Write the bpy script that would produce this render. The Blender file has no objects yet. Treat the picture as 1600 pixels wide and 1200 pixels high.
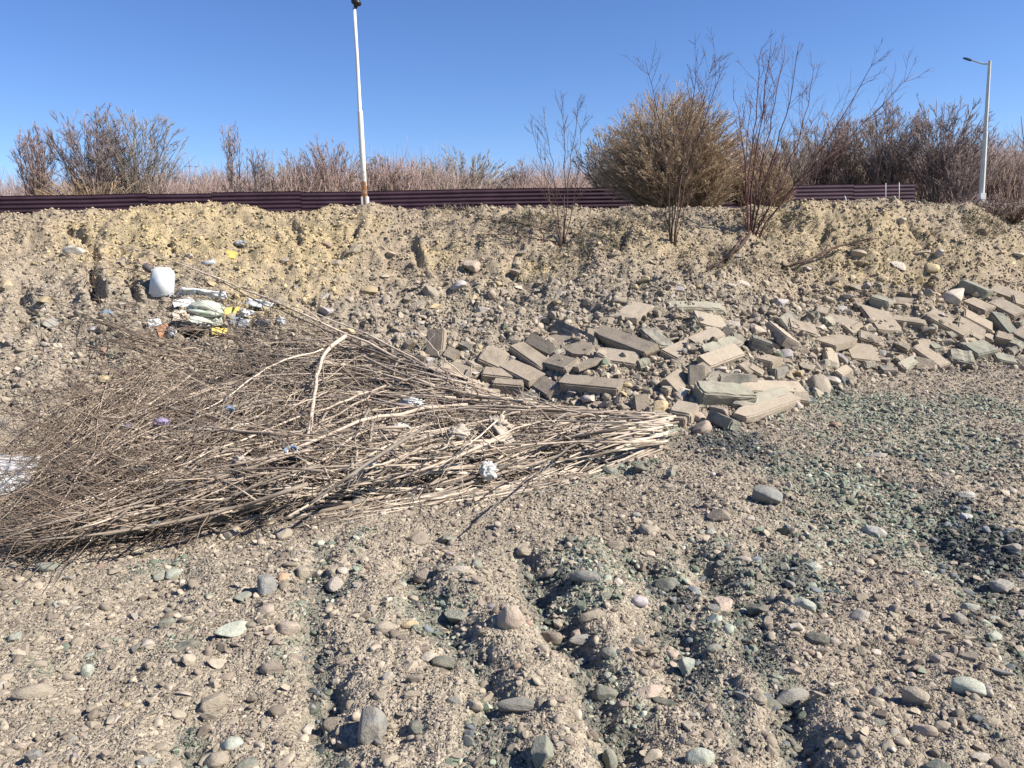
import bpy, bmesh, math, random
import numpy as np
from mathutils import Vector, Matrix, Quaternion

R = math.radians
random.seed(11)
rng = np.random.default_rng(7)
S = bpy.context.scene
C = S.collection

# ------------------------------------------------------------------ camera, sky, sun, exposure
CAM_H = 1.6
PITCH, ROLL = R(9.0), R(-1.55)
FPX = 1202.0                       # focal length in pixels of the 1600 px wide photograph
cd = bpy.data.cameras.new('camera')
cam = bpy.data.objects.new('camera', cd); C.objects.link(cam)
cd.sensor_width = 36.0; cd.lens = 36.0 * FPX / 1600.0
cd.clip_start = 0.05; cd.clip_end = 3000
CAM_R = Matrix.Rotation(math.pi / 2 - PITCH, 3, 'X') @ Matrix.Rotation(ROLL, 3, 'Z')
cam.matrix_world = Matrix.Translation((0, 0, CAM_H)) @ CAM_R.to_4x4()
S.camera = cam

SUN_EL, SUN_AZ = R(40), R(106)     # azimuth clockwise from +Y
w = bpy.data.worlds.new("World"); S.world = w; w.use_nodes = True
nt = w.node_tree; nt.nodes.clear()
sky = nt.nodes.new('ShaderNodeTexSky'); sky.sky_type = 'NISHITA'; sky.sun_disc = False
sky.sun_elevation = SUN_EL; sky.sun_rotation = SUN_AZ
sky.altitude = 1400; sky.air_density = 1.0; sky.dust_density = 0.25; sky.ozone_density = 3.5
bg = nt.nodes.new('ShaderNodeBackground'); bg.inputs[1].default_value = 0.09
ow = nt.nodes.new('ShaderNodeOutputWorld')
hs = nt.nodes.new('ShaderNodeHueSaturation'); hs.inputs['Saturation'].default_value = 1.17; hs.inputs['Hue'].default_value = .512
nt.links.new(sky.outputs[0], hs.inputs['Color']); nt.links.new(hs.outputs[0], bg.inputs[0]); nt.links.new(bg.outputs[0], ow.inputs[0])

sl = bpy.data.lights.new('sun', 'SUN'); sl.energy = 5.0; sl.angle = R(0.5); sl.color = (1.0, 0.955, 0.88)
so = bpy.data.objects.new('sun', sl); C.objects.link(so)
sd = Vector((math.sin(SUN_AZ) * math.cos(SUN_EL), math.cos(SUN_AZ) * math.cos(SUN_EL), math.sin(SUN_EL)))
so.rotation_euler = sd.to_track_quat('Z', 'Y').to_euler(); so.location = (20, -10, 30)

S.view_settings.view_transform = 'Standard'; S.view_settings.look = 'None'
S.view_settings.gamma = 1.0; S.view_settings.exposure = 0.90
S.view_settings.use_curve_mapping = False
S.render.engine = 'CYCLES'
S.cycles.max_bounces = 4; S.cycles.diffuse_bounces = 1

# ------------------------------------------------------------------ helpers: tagging
def tag(o, label=None, cat=None, group=None, kind=None):
    if label: o['label'] = label
    if cat: o['category'] = cat
    if group: o['group'] = group
    if kind: o['kind'] = kind
    return o

def empty(name, loc, rz=0.0):
    o = bpy.data.objects.new(name, None); C.objects.link(o)
    o.location = loc; o.rotation_euler = (0, 0, rz); o.empty_display_size = 0.2
    return o

def link(name, me, mat=None, parent=None):
    o = bpy.data.objects.new(name, me); C.objects.link(o)
    if mat is not None and not me.materials: me.materials.append(mat)
    if parent is not None: o.parent = parent
    return o

def np_mesh(name, V, F, smooth=False, col=None):
    """V (n,3); F (m,k) constant k, or a list of such arrays."""
    me = bpy.data.meshes.new(name)
    V = np.asarray(V, np.float32)
    Fs = F if isinstance(F, list) else [F]
    Fs = [np.asarray(f, np.int32) for f in Fs if len(f)]
    me.vertices.add(len(V)); me.vertices.foreach_set('co', V.ravel())
    loops = np.concatenate([f.ravel() for f in Fs])
    counts = np.concatenate([np.full(len(f), f.shape[1], np.int32) for f in Fs])
    starts = np.concatenate([[0], np.cumsum(counts)[:-1]]).astype(np.int32)
    me.loops.add(len(loops)); me.loops.foreach_set('vertex_index', loops)
    me.polygons.add(len(counts)); me.polygons.foreach_set('loop_start', starts)
    sm = np.broadcast_to(np.asarray(smooth, bool), (len(counts),)).copy()
    me.polygons.foreach_set('use_smooth', sm)
    if col is not None:
        a = me.color_attributes.new('tint', 'FLOAT_COLOR', 'POINT')
        c = np.ones((len(V), 4), np.float32); c[:, :3] = col
        a.data.foreach_set('color', c.ravel())
    me.update(calc_edges=True); me.validate()
    return me

def bm_mesh(name, bm, smooth=False):
    me = bpy.data.meshes.new(name); bm.to_mesh(me); bm.free()
    if smooth:
        for p in me.polygons: p.use_smooth = True
    return me

# ------------------------------------------------------------------ helpers: noise
def _hash(ix, iy, seed):
    h = (ix.astype(np.int64) * 374761393 + iy.astype(np.int64) * 668265263 + seed * 974711) & 0xFFFFFFFF
    h = ((h ^ (h >> 13)) * 1274126177) & 0xFFFFFFFF
    h = h ^ (h >> 16)
    return (h & 0xFFFFFF) / float(0xFFFFFF)

def vn(x, y, seed=0):
    x = np.asarray(x, np.float64); y = np.asarray(y, np.float64)
    ix = np.floor(x); iy = np.floor(y); fx = x - ix; fy = y - iy
    ux = fx * fx * fx * (fx * (fx * 6 - 15) + 10); uy = fy * fy * fy * (fy * (fy * 6 - 15) + 10)
    a = _hash(ix, iy, seed); b = _hash(ix + 1, iy, seed); c = _hash(ix, iy + 1, seed); d = _hash(ix + 1, iy + 1, seed)
    return (a + (b - a) * ux + (c - a) * uy + (a - b - c + d) * ux * uy) * 2 - 1

def fbm(x, y, seed=0, octv=4, gain=0.5):
    s = 0; amp = 1.0; f = 1.0
    for k in range(octv):
        s = s + amp * vn(x * f + 17.3 * k, y * f - 9.1 * k, seed + k); amp *= gain; f *= 2.03
    return s

def vn3(p, seed=0):
    return (vn(p[:, 0] + 3.1 * p[:, 2], p[:, 1] - 1.7 * p[:, 2], seed) + vn(p[:, 1] + 31, p[:, 2] + 7, seed + 5) + vn(p[:, 2] - 11, p[:, 0] + 5, seed + 9)) / 2.2

def sstep(e0, e1, x):
    t = np.clip((x - e0) / (e1 - e0), 0, 1); return t * t * (3 - 2 * t)

# ------------------------------------------------------------------ helpers: a pixel of the photograph gives a direction
CR = np.array(CAM_R)
def ray(px, py):
    px = np.atleast_1d(np.asarray(px, float)); py = np.atleast_1d(np.asarray(py, float))
    d = np.stack([(px - 800) / FPX, -(py - 600) / FPX, -np.ones_like(px)], -1) @ CR.T
    return d
def at_y(px, py, Y):
    """point of the ray at world depth Y"""
    d = ray(px, py); t = np.asarray(Y) / d[:, 1]
    p = d * t[:, None]; p[:, 2] += CAM_H
    return p
def at1(px, py, Y): return at_y(px, py, Y)[0]
def to_px(P):
    P = np.asarray(P, float) - np.array([0, 0, CAM_H]); c = P @ CR
    return 800 + FPX * c[..., 0] / -c[..., 2], 600 - FPX * c[..., 1] / -c[..., 2]
def flat(px, py):
    d = ray(px, py); t = -CAM_H / d[:, 2]; p = d * t[:, None]; p[:, 2] += CAM_H; return p

# ------------------------------------------------------------------ the terrain as a function
_t = np.array([(-200, 760), (0, 722), (250, 668), (500, 658), (800, 655), (1050, 668), (1150, 670), (1260, 625), (1340, 597), (1450, 580), (1600, 572), (1800, 566)], float)
_tw = flat(_t[:, 0], _t[:, 1]); TOE_X, TOE_Y = _tw[:, 0], np.clip(_tw[:, 1], 6.6, 11.5)
_c = np.array([(-300, 350), (-100, 342), (0, 337), (90, 330), (200, 325), (330, 326), (430, 329), (570, 329), (700, 327), (800, 325), (1000, 323), (1130, 322), (1200, 321), (1300, 318), (1390, 313), (1450, 316), (1515, 323), (1560, 346), (1600, 374), (1680, 400), (1800, 410)], float)
_cw = at_y(_c[:, 0], _c[:, 1] + 5, 14.2); CRX, CRZ = _cw[:, 0], _cw[:, 2]
PS = np.array([-.4, -.1, 0, .06, .22, .48, .70, .86, .95, 1.0]); PZ = np.array([0, 0, .005, .05, .18, .38, .66, .875, .965, 1.0])

FURROWS = []
GULLIES = []
for pl, wd, dp in [
    ([(508, 860), (494, 960), (502, 1060), (522, 1210)], .085, .085), ([(285, 1120), (308, 1210)], .06, .06),
    ([(640, 890), (685, 980), (745, 1050), (768, 1150), (792, 1225)], .10, .09),
    ([(815, 870), (865, 960), (918, 1050), (955, 1130), (990, 1225)], .10, .10),
    ([(985, 870), (1030, 930), (1056, 1000), (1090, 1060)], .11, .08),
    ([(1070, 855), (1155, 937), (1178, 1025), (1222, 1075), (1252, 1200)], .10, .10),
    ([(1210, 860), (1258, 905), (1290, 960)], .10, .06),
    ([(1470, 840), (1530, 900), (1575, 990), (1640, 1090)], .14, .07),
    ([(930, 1150), (950, 1210)], .06, .06), ([(1120, 1090), (1150, 1140)], .06, .05)]:
    a = np.array(pl, float); q = flat(a[:, 0], a[:, 1])[:, :2]
    FURROWS.append((q, wd, dp))

def seg_dist(x, y, q):
    best = np.full(x.shape, 1e9)
    for i in range(len(q) - 1):
        a, b = q[i], q[i + 1]; d = b - a; L = d @ d
        t = np.clip(((x - a[0]) * d[0] + (y - a[1]) * d[1]) / L, 0, 1)
        best = np.minimum(best, np.hypot(x - a[0] - t * d[0], y - a[1] - t * d[1]))
    return best

def furrow(x, y):
    """0..1 in the bottoms of the raked furrows, and the depth"""
    x = np.asarray(x, float); y = np.asarray(y, float)
    m = np.zeros_like(x); z = np.zeros_like(x)
    sel = (y > 1.3) & (y < 5.6)
    if not sel.any(): return m, z
    xs, ys = x[sel], y[sel]
    wx = xs + .05 * vn(xs * 5, ys * 5, 91) + .03 * vn(xs * 13, ys * 13, 93); wy = ys + .05 * vn(xs * 5, ys * 5, 92)
    mm = np.zeros_like(xs); zz = np.zeros_like(xs)
    for q, wd, dp in FURROWS:
        d = seg_dist(wx, wy, q)
        g = np.exp(-(d / wd) ** 2); mm = np.maximum(mm, g)
        rim = np.exp(-((d - 2.1 * wd) / (1.1 * wd)) ** 2)
        zz = zz - dp * g + .33 * dp * rim
    m[sel] = mm; z[sel] = zz
    return m, z

def ground(x, y, fine=True):
    x = np.asarray(x, float); y = np.asarray(y, float)
    toe = np.interp(x, TOE_X, TOE_Y) + .18 * vn(x * 1.1, y * 0 + 3, 5)
    zc = np.interp(x * 14.2 / np.clip(y, 12.5, 14.6), CRX, CRZ)
    s = (y - toe) / (14.2 - toe)
    prof = np.interp(s, PS, PZ) * zc
    plat = 2.42 + .047 * (np.minimum(y, 60) - 14.2)
    k = sstep(14.2, 16.2, y)
    base = np.where(y > 14.2, zc * (1 - k) + plat * k, prof)
    near = sstep(8.5, 5.0, y)
    bank = sstep(-.02, .25, s) * sstep(1.06, .93, s)
    z = base + .05 * fbm(x * .8, y * .8, 21, 3) * (1 - .4 * bank)
    # eroded lumps and gullies of the bank
    up = sstep(.4, .75, s) * sstep(1.06, .94, s)
    z = z + bank * (.10 * fbm(x * 1.3, y * 1.3, 31, 4, .55)) - up * .10 * np.abs(vn(x * 1.6 + .5 * vn(x, y * 2, 3), y * .5, 37)) * sstep(2, -3, x)
    rdg = 1 - np.abs(fbm(x * 2.1 + .4 * vn(x * 5, y * 5, 43), y * 3.0, 41, 4, .6))
    z = z + bank * .07 * rdg + up * .07 * (sstep(.35, .62, .5 + .5 * fbm(x * .8 + 5, y * 2.4, 45, 4, .6)) - .5)
    z = z + bank * (.028 * vn(x * 4.7, y * 6.5, 47) + .022 * np.abs(vn(x * 9.5, y * 11, 48)))
    for q, wd, dp in GULLIES:
        sel = (np.abs(x - q[:, 0].mean()) < 3) & (np.abs(y - q[:, 1].mean()) < 3)
        if sel.any():
            xs = x[sel] + .07 * vn(x[sel] * 6, y[sel] * 6, 95); dd = seg_dist(xs, y[sel] + .05 * vn(x[sel] * 8, y[sel] * 8, 96), q)
            z[sel] -= dp * np.exp(-(dd / wd) ** 2) - .4 * dp * np.exp(-((dd - 2 * wd) / wd) ** 2) * (x[sel] > q[:, 0].mean())
    _, fz = furrow(x, y)
    z = z + .5 * fz * (1 + .6 * vn(x * 3.7, y * 3.7, 57) + .35 * vn(x * 9, y * 9, 58)) + near * .035 * fbm(x * 2.2, y * 2.2, 51, 3)
    if fine:
        nb = np.abs(vn(x * 14, y * 14, 61)); nc = np.abs(vn(x * 31 + 2, y * 31, 62)); nd = vn(x * 6.5, y * 6.5, 63)
        amp = .55 + .6 * sstep(7, 11, y)
        ne = np.abs(vn(x * 23 - 5, y * 23, 64))
        z = z + amp * (.020 * (.5 - nb) + .017 * (.5 - nc) + .015 * (.5 - ne) + .014 * nd)
        z = z + bank * .03 * (vn(x * 7, y * 7, 66)) + bank * .035 * np.maximum(0, vn(x * 4.3, y * 5, 67))
    return z

GX0, GX1, GNX, GY0, GY1, GNY = -15.0, 15.0, 1001, 1.0, 17.5, 825
_gx, _gy = np.meshgrid(np.linspace(GX0, GX1, GNX), np.linspace(GY0, GY1, GNY))
HGT = ground(_gx.ravel(), _gy.ravel(), False).reshape(GNY, GNX)
def hgrid(x, y):
    """the terrain without its finest grain, looked up in a grid"""
    u = np.clip((x - GX0) / (GX1 - GX0) * (GNX - 1), 0, GNX - 1.001); v = np.clip((y - GY0) / (GY1 - GY0) * (GNY - 1), 0, GNY - 1.001)
    i = u.astype(int); j = v.astype(int); fu = u - i; fv = v - j
    return (HGT[j, i] * (1 - fu) + HGT[j, i + 1] * fu) * (1 - fv) + (HGT[j + 1, i] * (1 - fu) + HGT[j + 1, i + 1] * fu) * fv
_TS = np.geomspace(1.25, 17.0, 420)
def cast(px, py, h=0.0):
    """world points where the rays of these pixels meet the ground raised by h"""
    d = ray(px, py); n = len(d); h = np.broadcast_to(np.asarray(h, float), (n,))
    out = np.zeros((n, 3))
    for i in range(0, n, 2000):
        dd, hh = d[i:i + 2000], h[i:i + 2000]
        t = _TS[None, :] / dd[:, 1:2]
        b = CAM_H + dd[:, 2:3] * t < hgrid(dd[:, 0:1] * t, np.broadcast_to(_TS, t.shape)) + hh[:, None]
        k = np.where(b.any(1), b.argmax(1), len(_TS) - 25)
        lo = _TS[np.maximum(k - 1, 0)]; hi = _TS[k]
        for _ in range(12):
            mid = (lo + hi) / 2; t = mid / dd[:, 1]
            bb = CAM_H + dd[:, 2] * t < hgrid(dd[:, 0] * t, mid) + hh
            hi = np.where(bb, mid, hi); lo = np.where(bb, lo, mid)
        p = dd * (hi / dd[:, 1])[:, None]; p[:, 2] += CAM_H; out[i:i + 2000] = p
    return out
def cast1(px, py, h=0.0): return cast([px], [py], h)[0]

for pl, wd, dp in [([(100, 352), (138, 372), (150, 402), (141, 440), (152, 480)], .07, .20), ([(196, 425), (210, 450), (214, 482)], .06, .14), ([(262, 372), (272, 400)], .05, .10), ([(30, 440), (40, 490), (20, 540)], .09, .14),
                   ([(560, 350), (548, 380)], .06, .10), ([(640, 372), (655, 410)], .07, .10), ([(455, 350), (470, 385)], .05, .09), ([(1290, 345), (1275, 380)], .07, .10), ([(1420, 350), (1440, 385)], .07, .09), ([(980, 350), (965, 390)], .07, .09)]:
    a = np.array(pl, float); GULLIES.append((cast(a[:, 0], a[:, 1])[:, :2], wd, dp))
HGT = ground(_gx.ravel(), _gy.ravel(), False).reshape(GNY, GNX)
# patches of other gravel, as ellipses: centre, radii (photo pixels, turned into metres on the ground), strength
def patches(lst):
    out = []
    for cx, cy, rx, ry, s in lst:
        c = cast1(cx, cy); e = cast1(cx, cy - ry); r1 = rx * c[1] / FPX; r2 = max(abs(e[1] - c[1]), .03)
        out.append((c[0], c[1], r1, r2, s))
    return out
GREEN = patches([(1440, 690, 150, 55, .6), (1300, 830, 120, 60, .55), (1380, 640, 130, 30, .8), (1560, 640, 60, 30, .8), (1330, 760, 110, 60, .85), (1420, 830, 120, 40, .8), (1250, 620, 40, 15, .8), (1300, 690, 40, 30, .5), (1480, 720, 70, 30, .55),
                 (1545, 900, 60, 60, .5), (1550, 990, 60, 30, .6), (1190, 640, 40, 25, .5), (980, 725, 60, 15, .8), (940, 870, 110, 30, .65), (900, 905, 70, 40, .9), (1030, 905, 60, 40, .9), (1150, 900, 60, 40, .7), (690, 945, 60, 50, .85), (700, 985, 40, 40, .8),
                 (1240, 900, 60, 35, .8), (1160, 1000, 50, 40, .7), (1200, 1060, 40, 40, .7), (1090, 990, 40, 50, .6), (260, 890, 40, 18, .8), (290, 1010, 30, 20, .6), (70, 1030, 40, 20, .5), (20, 1000, 25, 25, .6), (100, 1040, 25, 14, .6), (185, 1010, 12, 30, .6), (505, 960, 25, 60, .6), (560, 830, 35, 18, .6), (550, 845, 25, 25, .6), (960, 1130, 40, 80, .6),
                 (1100, 860, 60, 20, .5), (1460, 800, 80, 30, .6), (1500, 860, 90, 40, .5), (740, 1150, 40, 50, .5), (990, 1160, 40, 40, .6)])
DARK = patches([(1135, 692, 80, 26, 1.0), (1095, 715, 30, 9, .5), (1310, 607, 45, 8, .8), (1195, 655, 22, 18, .5), (1530, 850, 75, 45, 1.0), (1590, 840, 40, 30, 1.0), (1490, 790, 40, 40, .7), (1425, 715, 35, 10, .7), (1410, 755, 25, 16, .6), (1550, 705, 25, 12, .4), (1240, 885, 40, 22, .8), (1110, 885, 40, 14, .7), (1560, 1140, 30, 35, .8), (1540, 1010, 45, 15, .6), (700, 950, 30, 30, .5), (860, 910, 40, 20, .7), (1050, 935, 40, 20, .8), (880, 960, 40, 25, .6), (750, 1030, 35, 20, .6), (1170, 1020, 40, 40, .7), (1230, 1130, 20, 50, .8), (780, 1140, 30, 50, .6), (960, 1120, 30, 50, .7), (500, 1110, 18, 50, .9), (505, 930, 22, 18, .6), (1320, 1090, 25, 14, .4), (1580, 960, 30, 40, .6)])
OCHRE = patches([(230, 345, 150, 25, .8), (330, 380, 170, 50, .85), (460, 400, 110, 60, .8), (420, 350, 120, 30, .6), (250, 400, 80, 40, .6), (690, 405, 45, 18, .7), (1250, 350, 80, 40, .45), (1380, 370, 110, 50, .5), (1330, 410, 120, 40, .4), (1480, 400, 60, 40, .35), (830, 430, 50, 18, .5), (1000, 360, 80, 18, .3), (560, 350, 50, 20, .5), (1590, 385, 30, 12, .5)])
PINK = patches([(40, 420, 90, 60, .5), (160, 430, 70, 50, .55), (520, 430, 80, 40, .3), (100, 560, 120, 60, .35), (1120, 740, 120, 60, .35), (1400, 930, 160, 60, .4), (1300, 1090, 180, 90, .4), (740, 410, 20, 16, .6)])

def mask(P, x, y, seed):
    m = np.zeros_like(x)
    wx = x + .10 * fbm(x * 3, y * 3, seed, 3); wy = y + .16 * fbm(x * 3, y * 2, seed + 7, 3)
    for cx, cy, r1, r2, s in P:
        d = np.sqrt(((wx - cx) / r1) ** 2 + ((wy - cy) / r2) ** 2)
        m = np.maximum(m, s * sstep(1.25, .55, d))
    return m

def macro(x, y):
    """macro colour of the soil and the gravel masks"""
    g = mask(GREEN, x, y, 101); dk = mask(DARK, x, y, 102); oc = mask(OCHRE, x, y, 103); pk = mask(PINK, x, y, 104)
    fm, _ = furrow(x, y)
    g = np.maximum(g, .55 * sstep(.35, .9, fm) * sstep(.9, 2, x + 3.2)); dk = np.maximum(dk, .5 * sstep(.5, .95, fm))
    return np.clip(g, 0, 1), np.clip(dk, 0, 1), np.clip(oc, 0, 1), np.clip(pk, 0, 1)

TAN = np.array((.308, .257, .190)); BROWN = np.array((.212, .170, .131)); OCH = np.array((.41, .318, .175)); PNK = np.array((.325, .264, .200))
GRN = np.array((.168, .188, .136)); PGRN = np.array((.31, .325, .25)); DRK = np.array((.050, .054, .053)); BLU = np.array((.145, .155, .155)); PALE = np.array((.40, .345, .28)); RED = np.array((.27, .185, .14)); LILAC = np.array((.25, .215, .205))

def lerp(a, b, t): return a + (b - a) * t[:, None]
def soil_colour(x, y):
    g, dk, oc, pk = macro(x, y)
    n = fbm(x * 1.7, y * 1.7, 71, 4); n2 = fbm(x * 9, y * 9, 73, 3)
    c = np.tile(TAN, (len(x), 1)) * (1 + .10 * n + .10 * n2)[:, None]
    c = lerp(c, BROWN, np.clip(.25 + .5 * n, 0, .6) * sstep(8, 10.5, y) * .6)
    c = c * (1 + np.array((.10, .05, -.02)) * (sstep(10.5, 12.5, y) * sstep(16, 14.5, y))[:, None])
    c = lerp(c, OCH * (1 + .1 * n2)[:, None], oc * np.clip(.7 + .35 * n + .25 * n2, .1, .95)); c = lerp(c, PNK, pk * .7)
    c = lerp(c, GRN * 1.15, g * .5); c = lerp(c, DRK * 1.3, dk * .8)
    return c

# ------------------------------------------------------------------ materials
def new_mat(name):
    m = bpy.data.materials.new(name); m.use_nodes = True
    n = m.node_tree; b = n.nodes['Principled BSDF']
    b.inputs['Roughness'].default_value = .85; b.inputs['Specular IOR Level'].default_value = .25
    return m, n, b
def nd(n, t, **k):
    x = n.nodes.new(t)
    for a, v in k.items():
        if a.startswith('i_'): x.inputs[a[2:].replace('_', ' ')].default_value = v
        else: setattr(x, a, v)
    return x
def mixc(n, a, b, fac, mode='MIX'):
    x = n.nodes.new('ShaderNodeMix'); x.data_type = 'RGBA'; x.blend_type = mode
    for sock, v in ((x.inputs[0], fac), (x.inputs[6], a), (x.inputs[7], b)):
        if isinstance(v, bpy.types.NodeSocket): n.links.new(v, sock)
        elif isinstance(v, (int, float)): sock.default_value = v
        else: sock.default_value = (*v, 1)
    return x.outputs[2]
def ramp(n, src, stops):
    r = n.nodes.new('ShaderNodeValToRGB'); n.links.new(src, r.inputs[0])
    while len(r.color_ramp.elements) < len(stops): r.color_ramp.elements.new(.5)
    for e, (p, c) in zip(r.color_ramp.elements, stops):
        e.position = p; e.color = (*c, 1) if not isinstance(c, (int, float)) else (c, c, c, 1)
    return r.outputs[0]
def bump(n, b, h, strength, dist, prev=None):
    x = nd(n, 'ShaderNodeBump', i_Strength=strength, i_Distance=dist); n.links.new(h, x.inputs['Height'])
    if prev: n.links.new(prev, x.inputs['Normal'])
    if b: n.links.new(x.outputs[0], b.inputs['Normal'])
    return x.outputs[0]
def coords(n, obj=True):
    t = nd(n, 'ShaderNodeTexCoord'); return t.outputs['Object'] if obj else t.outputs['Generated']
def geo_pos(n): return nd(n, 'ShaderNodeNewGeometry').outputs['Position']
def noise(n, vec, scale, detail=4, rough=.55):
    x = nd(n, 'ShaderNodeTexNoise', i_Scale=scale, i_Detail=detail, i_Roughness=rough); n.links.new(vec, x.inputs['Vector']); return x
def voro(n, vec, scale, feature='F1'):
    x = nd(n, 'ShaderNodeTexVoronoi', i_Scale=scale, feature=feature); n.links.new(vec, x.inputs['Vector']); return x

def ground_mat():
    m, n, b = new_mat('gravelly_soil'); p = geo_pos(n)
    tint = nd(n, 'ShaderNodeVertexColor', layer_name='tint').outputs[0]
    v1 = voro(n, p, 55); v2 = voro(n, p, 130); nz = noise(n, p, 24, 6, .65)
    hs = ramp(n, v1.outputs['Color'], [(0, .62), (.5, 1.0), (1, 1.38)])
    c = mixc(n, tint, hs, .8, 'MULTIPLY')
    hs2 = ramp(n, v2.outputs['Color'], [(0, .7), (.5, 1.0), (1, 1.3)])
    c = mixc(n, c, hs2, .8, 'MULTIPLY')
    c = mixc(n, c, ramp(n, nz.outputs[0], [(.3, .82), (.7, 1.15)]), .9, 'MULTIPLY')
    n.links.new(c, b.inputs['Base Color'])
    inv = nd(n, 'ShaderNodeMath', operation='SUBTRACT'); inv.inputs[0].default_value = 1; n.links.new(v1.outputs['Distance'], inv.inputs[1])
    inv2 = nd(n, 'ShaderNodeMath', operation='SUBTRACT'); inv2.inputs[0].default_value = 1; n.links.new(v2.outputs['Distance'], inv2.inputs[1])
    q = bump(n, None, inv.outputs[0], .9, .012); q = bump(n, None, inv2.outputs[0], .8, .006, q); bump(n, b, nz.outputs[0], .6, .012, q)
    b.inputs['Roughness'].default_value = .95; b.inputs['Specular IOR Level'].default_value = .1
    return m
def gravel_mat():
    m, n, b = new_mat('loose_gravel'); p = geo_pos(n)
    tint = nd(n, 'ShaderNodeVertexColor', layer_name='tint').outputs[0]
    nz = noise(n, p, 45, 5, .65)
    c = mixc(n, tint, ramp(n, nz.outputs[0], [(.3, .78), (.7, 1.18)]), .9, 'MULTIPLY')
    n.links.new(c, b.inputs['Base Color']); bump(n, b, nz.outputs[0], .5, .006)
    b.inputs['Roughness'].default_value = .9; b.inputs['Specular IOR Level'].default_value = .12
    return m
def stone_mat(name, col, dust=.35):
    m, n, b = new_mat(name); p = coords(n); oi = nd(n, 'ShaderNodeObjectInfo')
    add = nd(n, 'ShaderNodeVectorMath', operation='ADD'); n.links.new(p, add.inputs[0]); n.links.new(oi.outputs['Location'], add.inputs[1])
    nz = noise(n, add.outputs[0], 3.2, 6, .6); fn = noise(n, add.outputs[0], 16, 5, .7)
    br = ramp(n, oi.outputs['Random'], [(0, .78), (1, 1.22)])
    c = mixc(n, col, br, 1.0, 'MULTIPLY')
    c = mixc(n, c, ramp(n, fn.outputs[0], [(.3, .75), (.72, 1.2)]), .9, 'MULTIPLY')
    c = mixc(n, c, tuple(TAN * 1.02), ramp(n, nz.outputs[0], [(.36, 0.0), (.6, dust)]))
    n.links.new(c, b.inputs['Base Color']); q = bump(n, None, nz.outputs[0], .35, .08); bump(n, b, fn.outputs[0], .35, .04, q)
    b.inputs['Roughness'].default_value = .82
    return m
STONE = {k: stone_mat(f'{k}_stone', tuple(c), du) for k, c, du in [
    ('tan', TAN * 1.03, .7), ('brown', BROWN * 1.1, .6), ('pale', PALE * 1.12, .3), ('green', np.array((.205, .215, .17)), .55), ('pale_green', np.array((.37, .385, .31)), .4),
    ('grey', np.array((.25, .24, .21)), .55), ('blue_grey', np.array((.19, .195, .185)), .5), ('dark_green', np.array((.11, .12, .095)), .5), ('lilac', np.array((.38, .34, .325)), .25),
    ('orange', np.array((.42, .27, .17)), .25), ('pink', np.array((.39, .305, .235)), .45), ('ochre', np.array((.44, .34, .19)), .3), ('white', np.array((.46, .43, .375)), .3), ('red', RED * 1.1, .3)]}

def concrete_mat(name, col, moss=0.0):
    m, n, b = new_mat(name); p = coords(n); oi = nd(n, 'ShaderNodeObjectInfo')
    add = nd(n, 'ShaderNodeVectorMath', operation='ADD'); n.links.new(p, add.inputs[0]); n.links.new(oi.outputs['Location'], add.inputs[1])
    nz = noise(n, add.outputs[0], 5, 6, .65); sp = voro(n, add.outputs[0], 60); fn = noise(n, add.outputs[0], 70, 3, .7)
    c = mixc(n, col, ramp(n, oi.outputs['Random'], [(0, .82), (1, 1.15)]), 1.0, 'MULTIPLY')
    c = mixc(n, c, ramp(n, nz.outputs[0], [(.3, .6), (.65, 1.15)]), .95, 'MULTIPLY')
    c = mixc(n, c, tuple(TAN * .95), ramp(n, nz.outputs[0], [(.38, 0.05), (.6, .75)]))
    c = mixc(n, c, ramp(n, sp.outputs['Color'], [(0, .8), (1, 1.18)]), .6, 'MULTIPLY')
    if moss: c = mixc(n, c, (.24, .28, .20), ramp(n, nz.outputs[0], [(.4, 0.0), (.6, moss)]))
    n.links.new(c, b.inputs['Base Color']); q = bump(n, None, nz.outputs[0], .4, .03); bump(n, b, fn.outputs[0], .8, .012, q)
    b.inputs['Roughness'].default_value = .95
    return m
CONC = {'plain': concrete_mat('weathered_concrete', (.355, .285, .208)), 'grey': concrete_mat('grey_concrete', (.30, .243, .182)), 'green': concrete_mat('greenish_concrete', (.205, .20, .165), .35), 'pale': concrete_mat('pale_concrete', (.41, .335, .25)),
        'rough': concrete_mat('aggregate_concrete', (.33, .29, .225), .35), 'dark': concrete_mat('shaded_dark_concrete', (.15, .145, .125))}  # the dark one paints the shade of shadowed blocks into their colour

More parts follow.
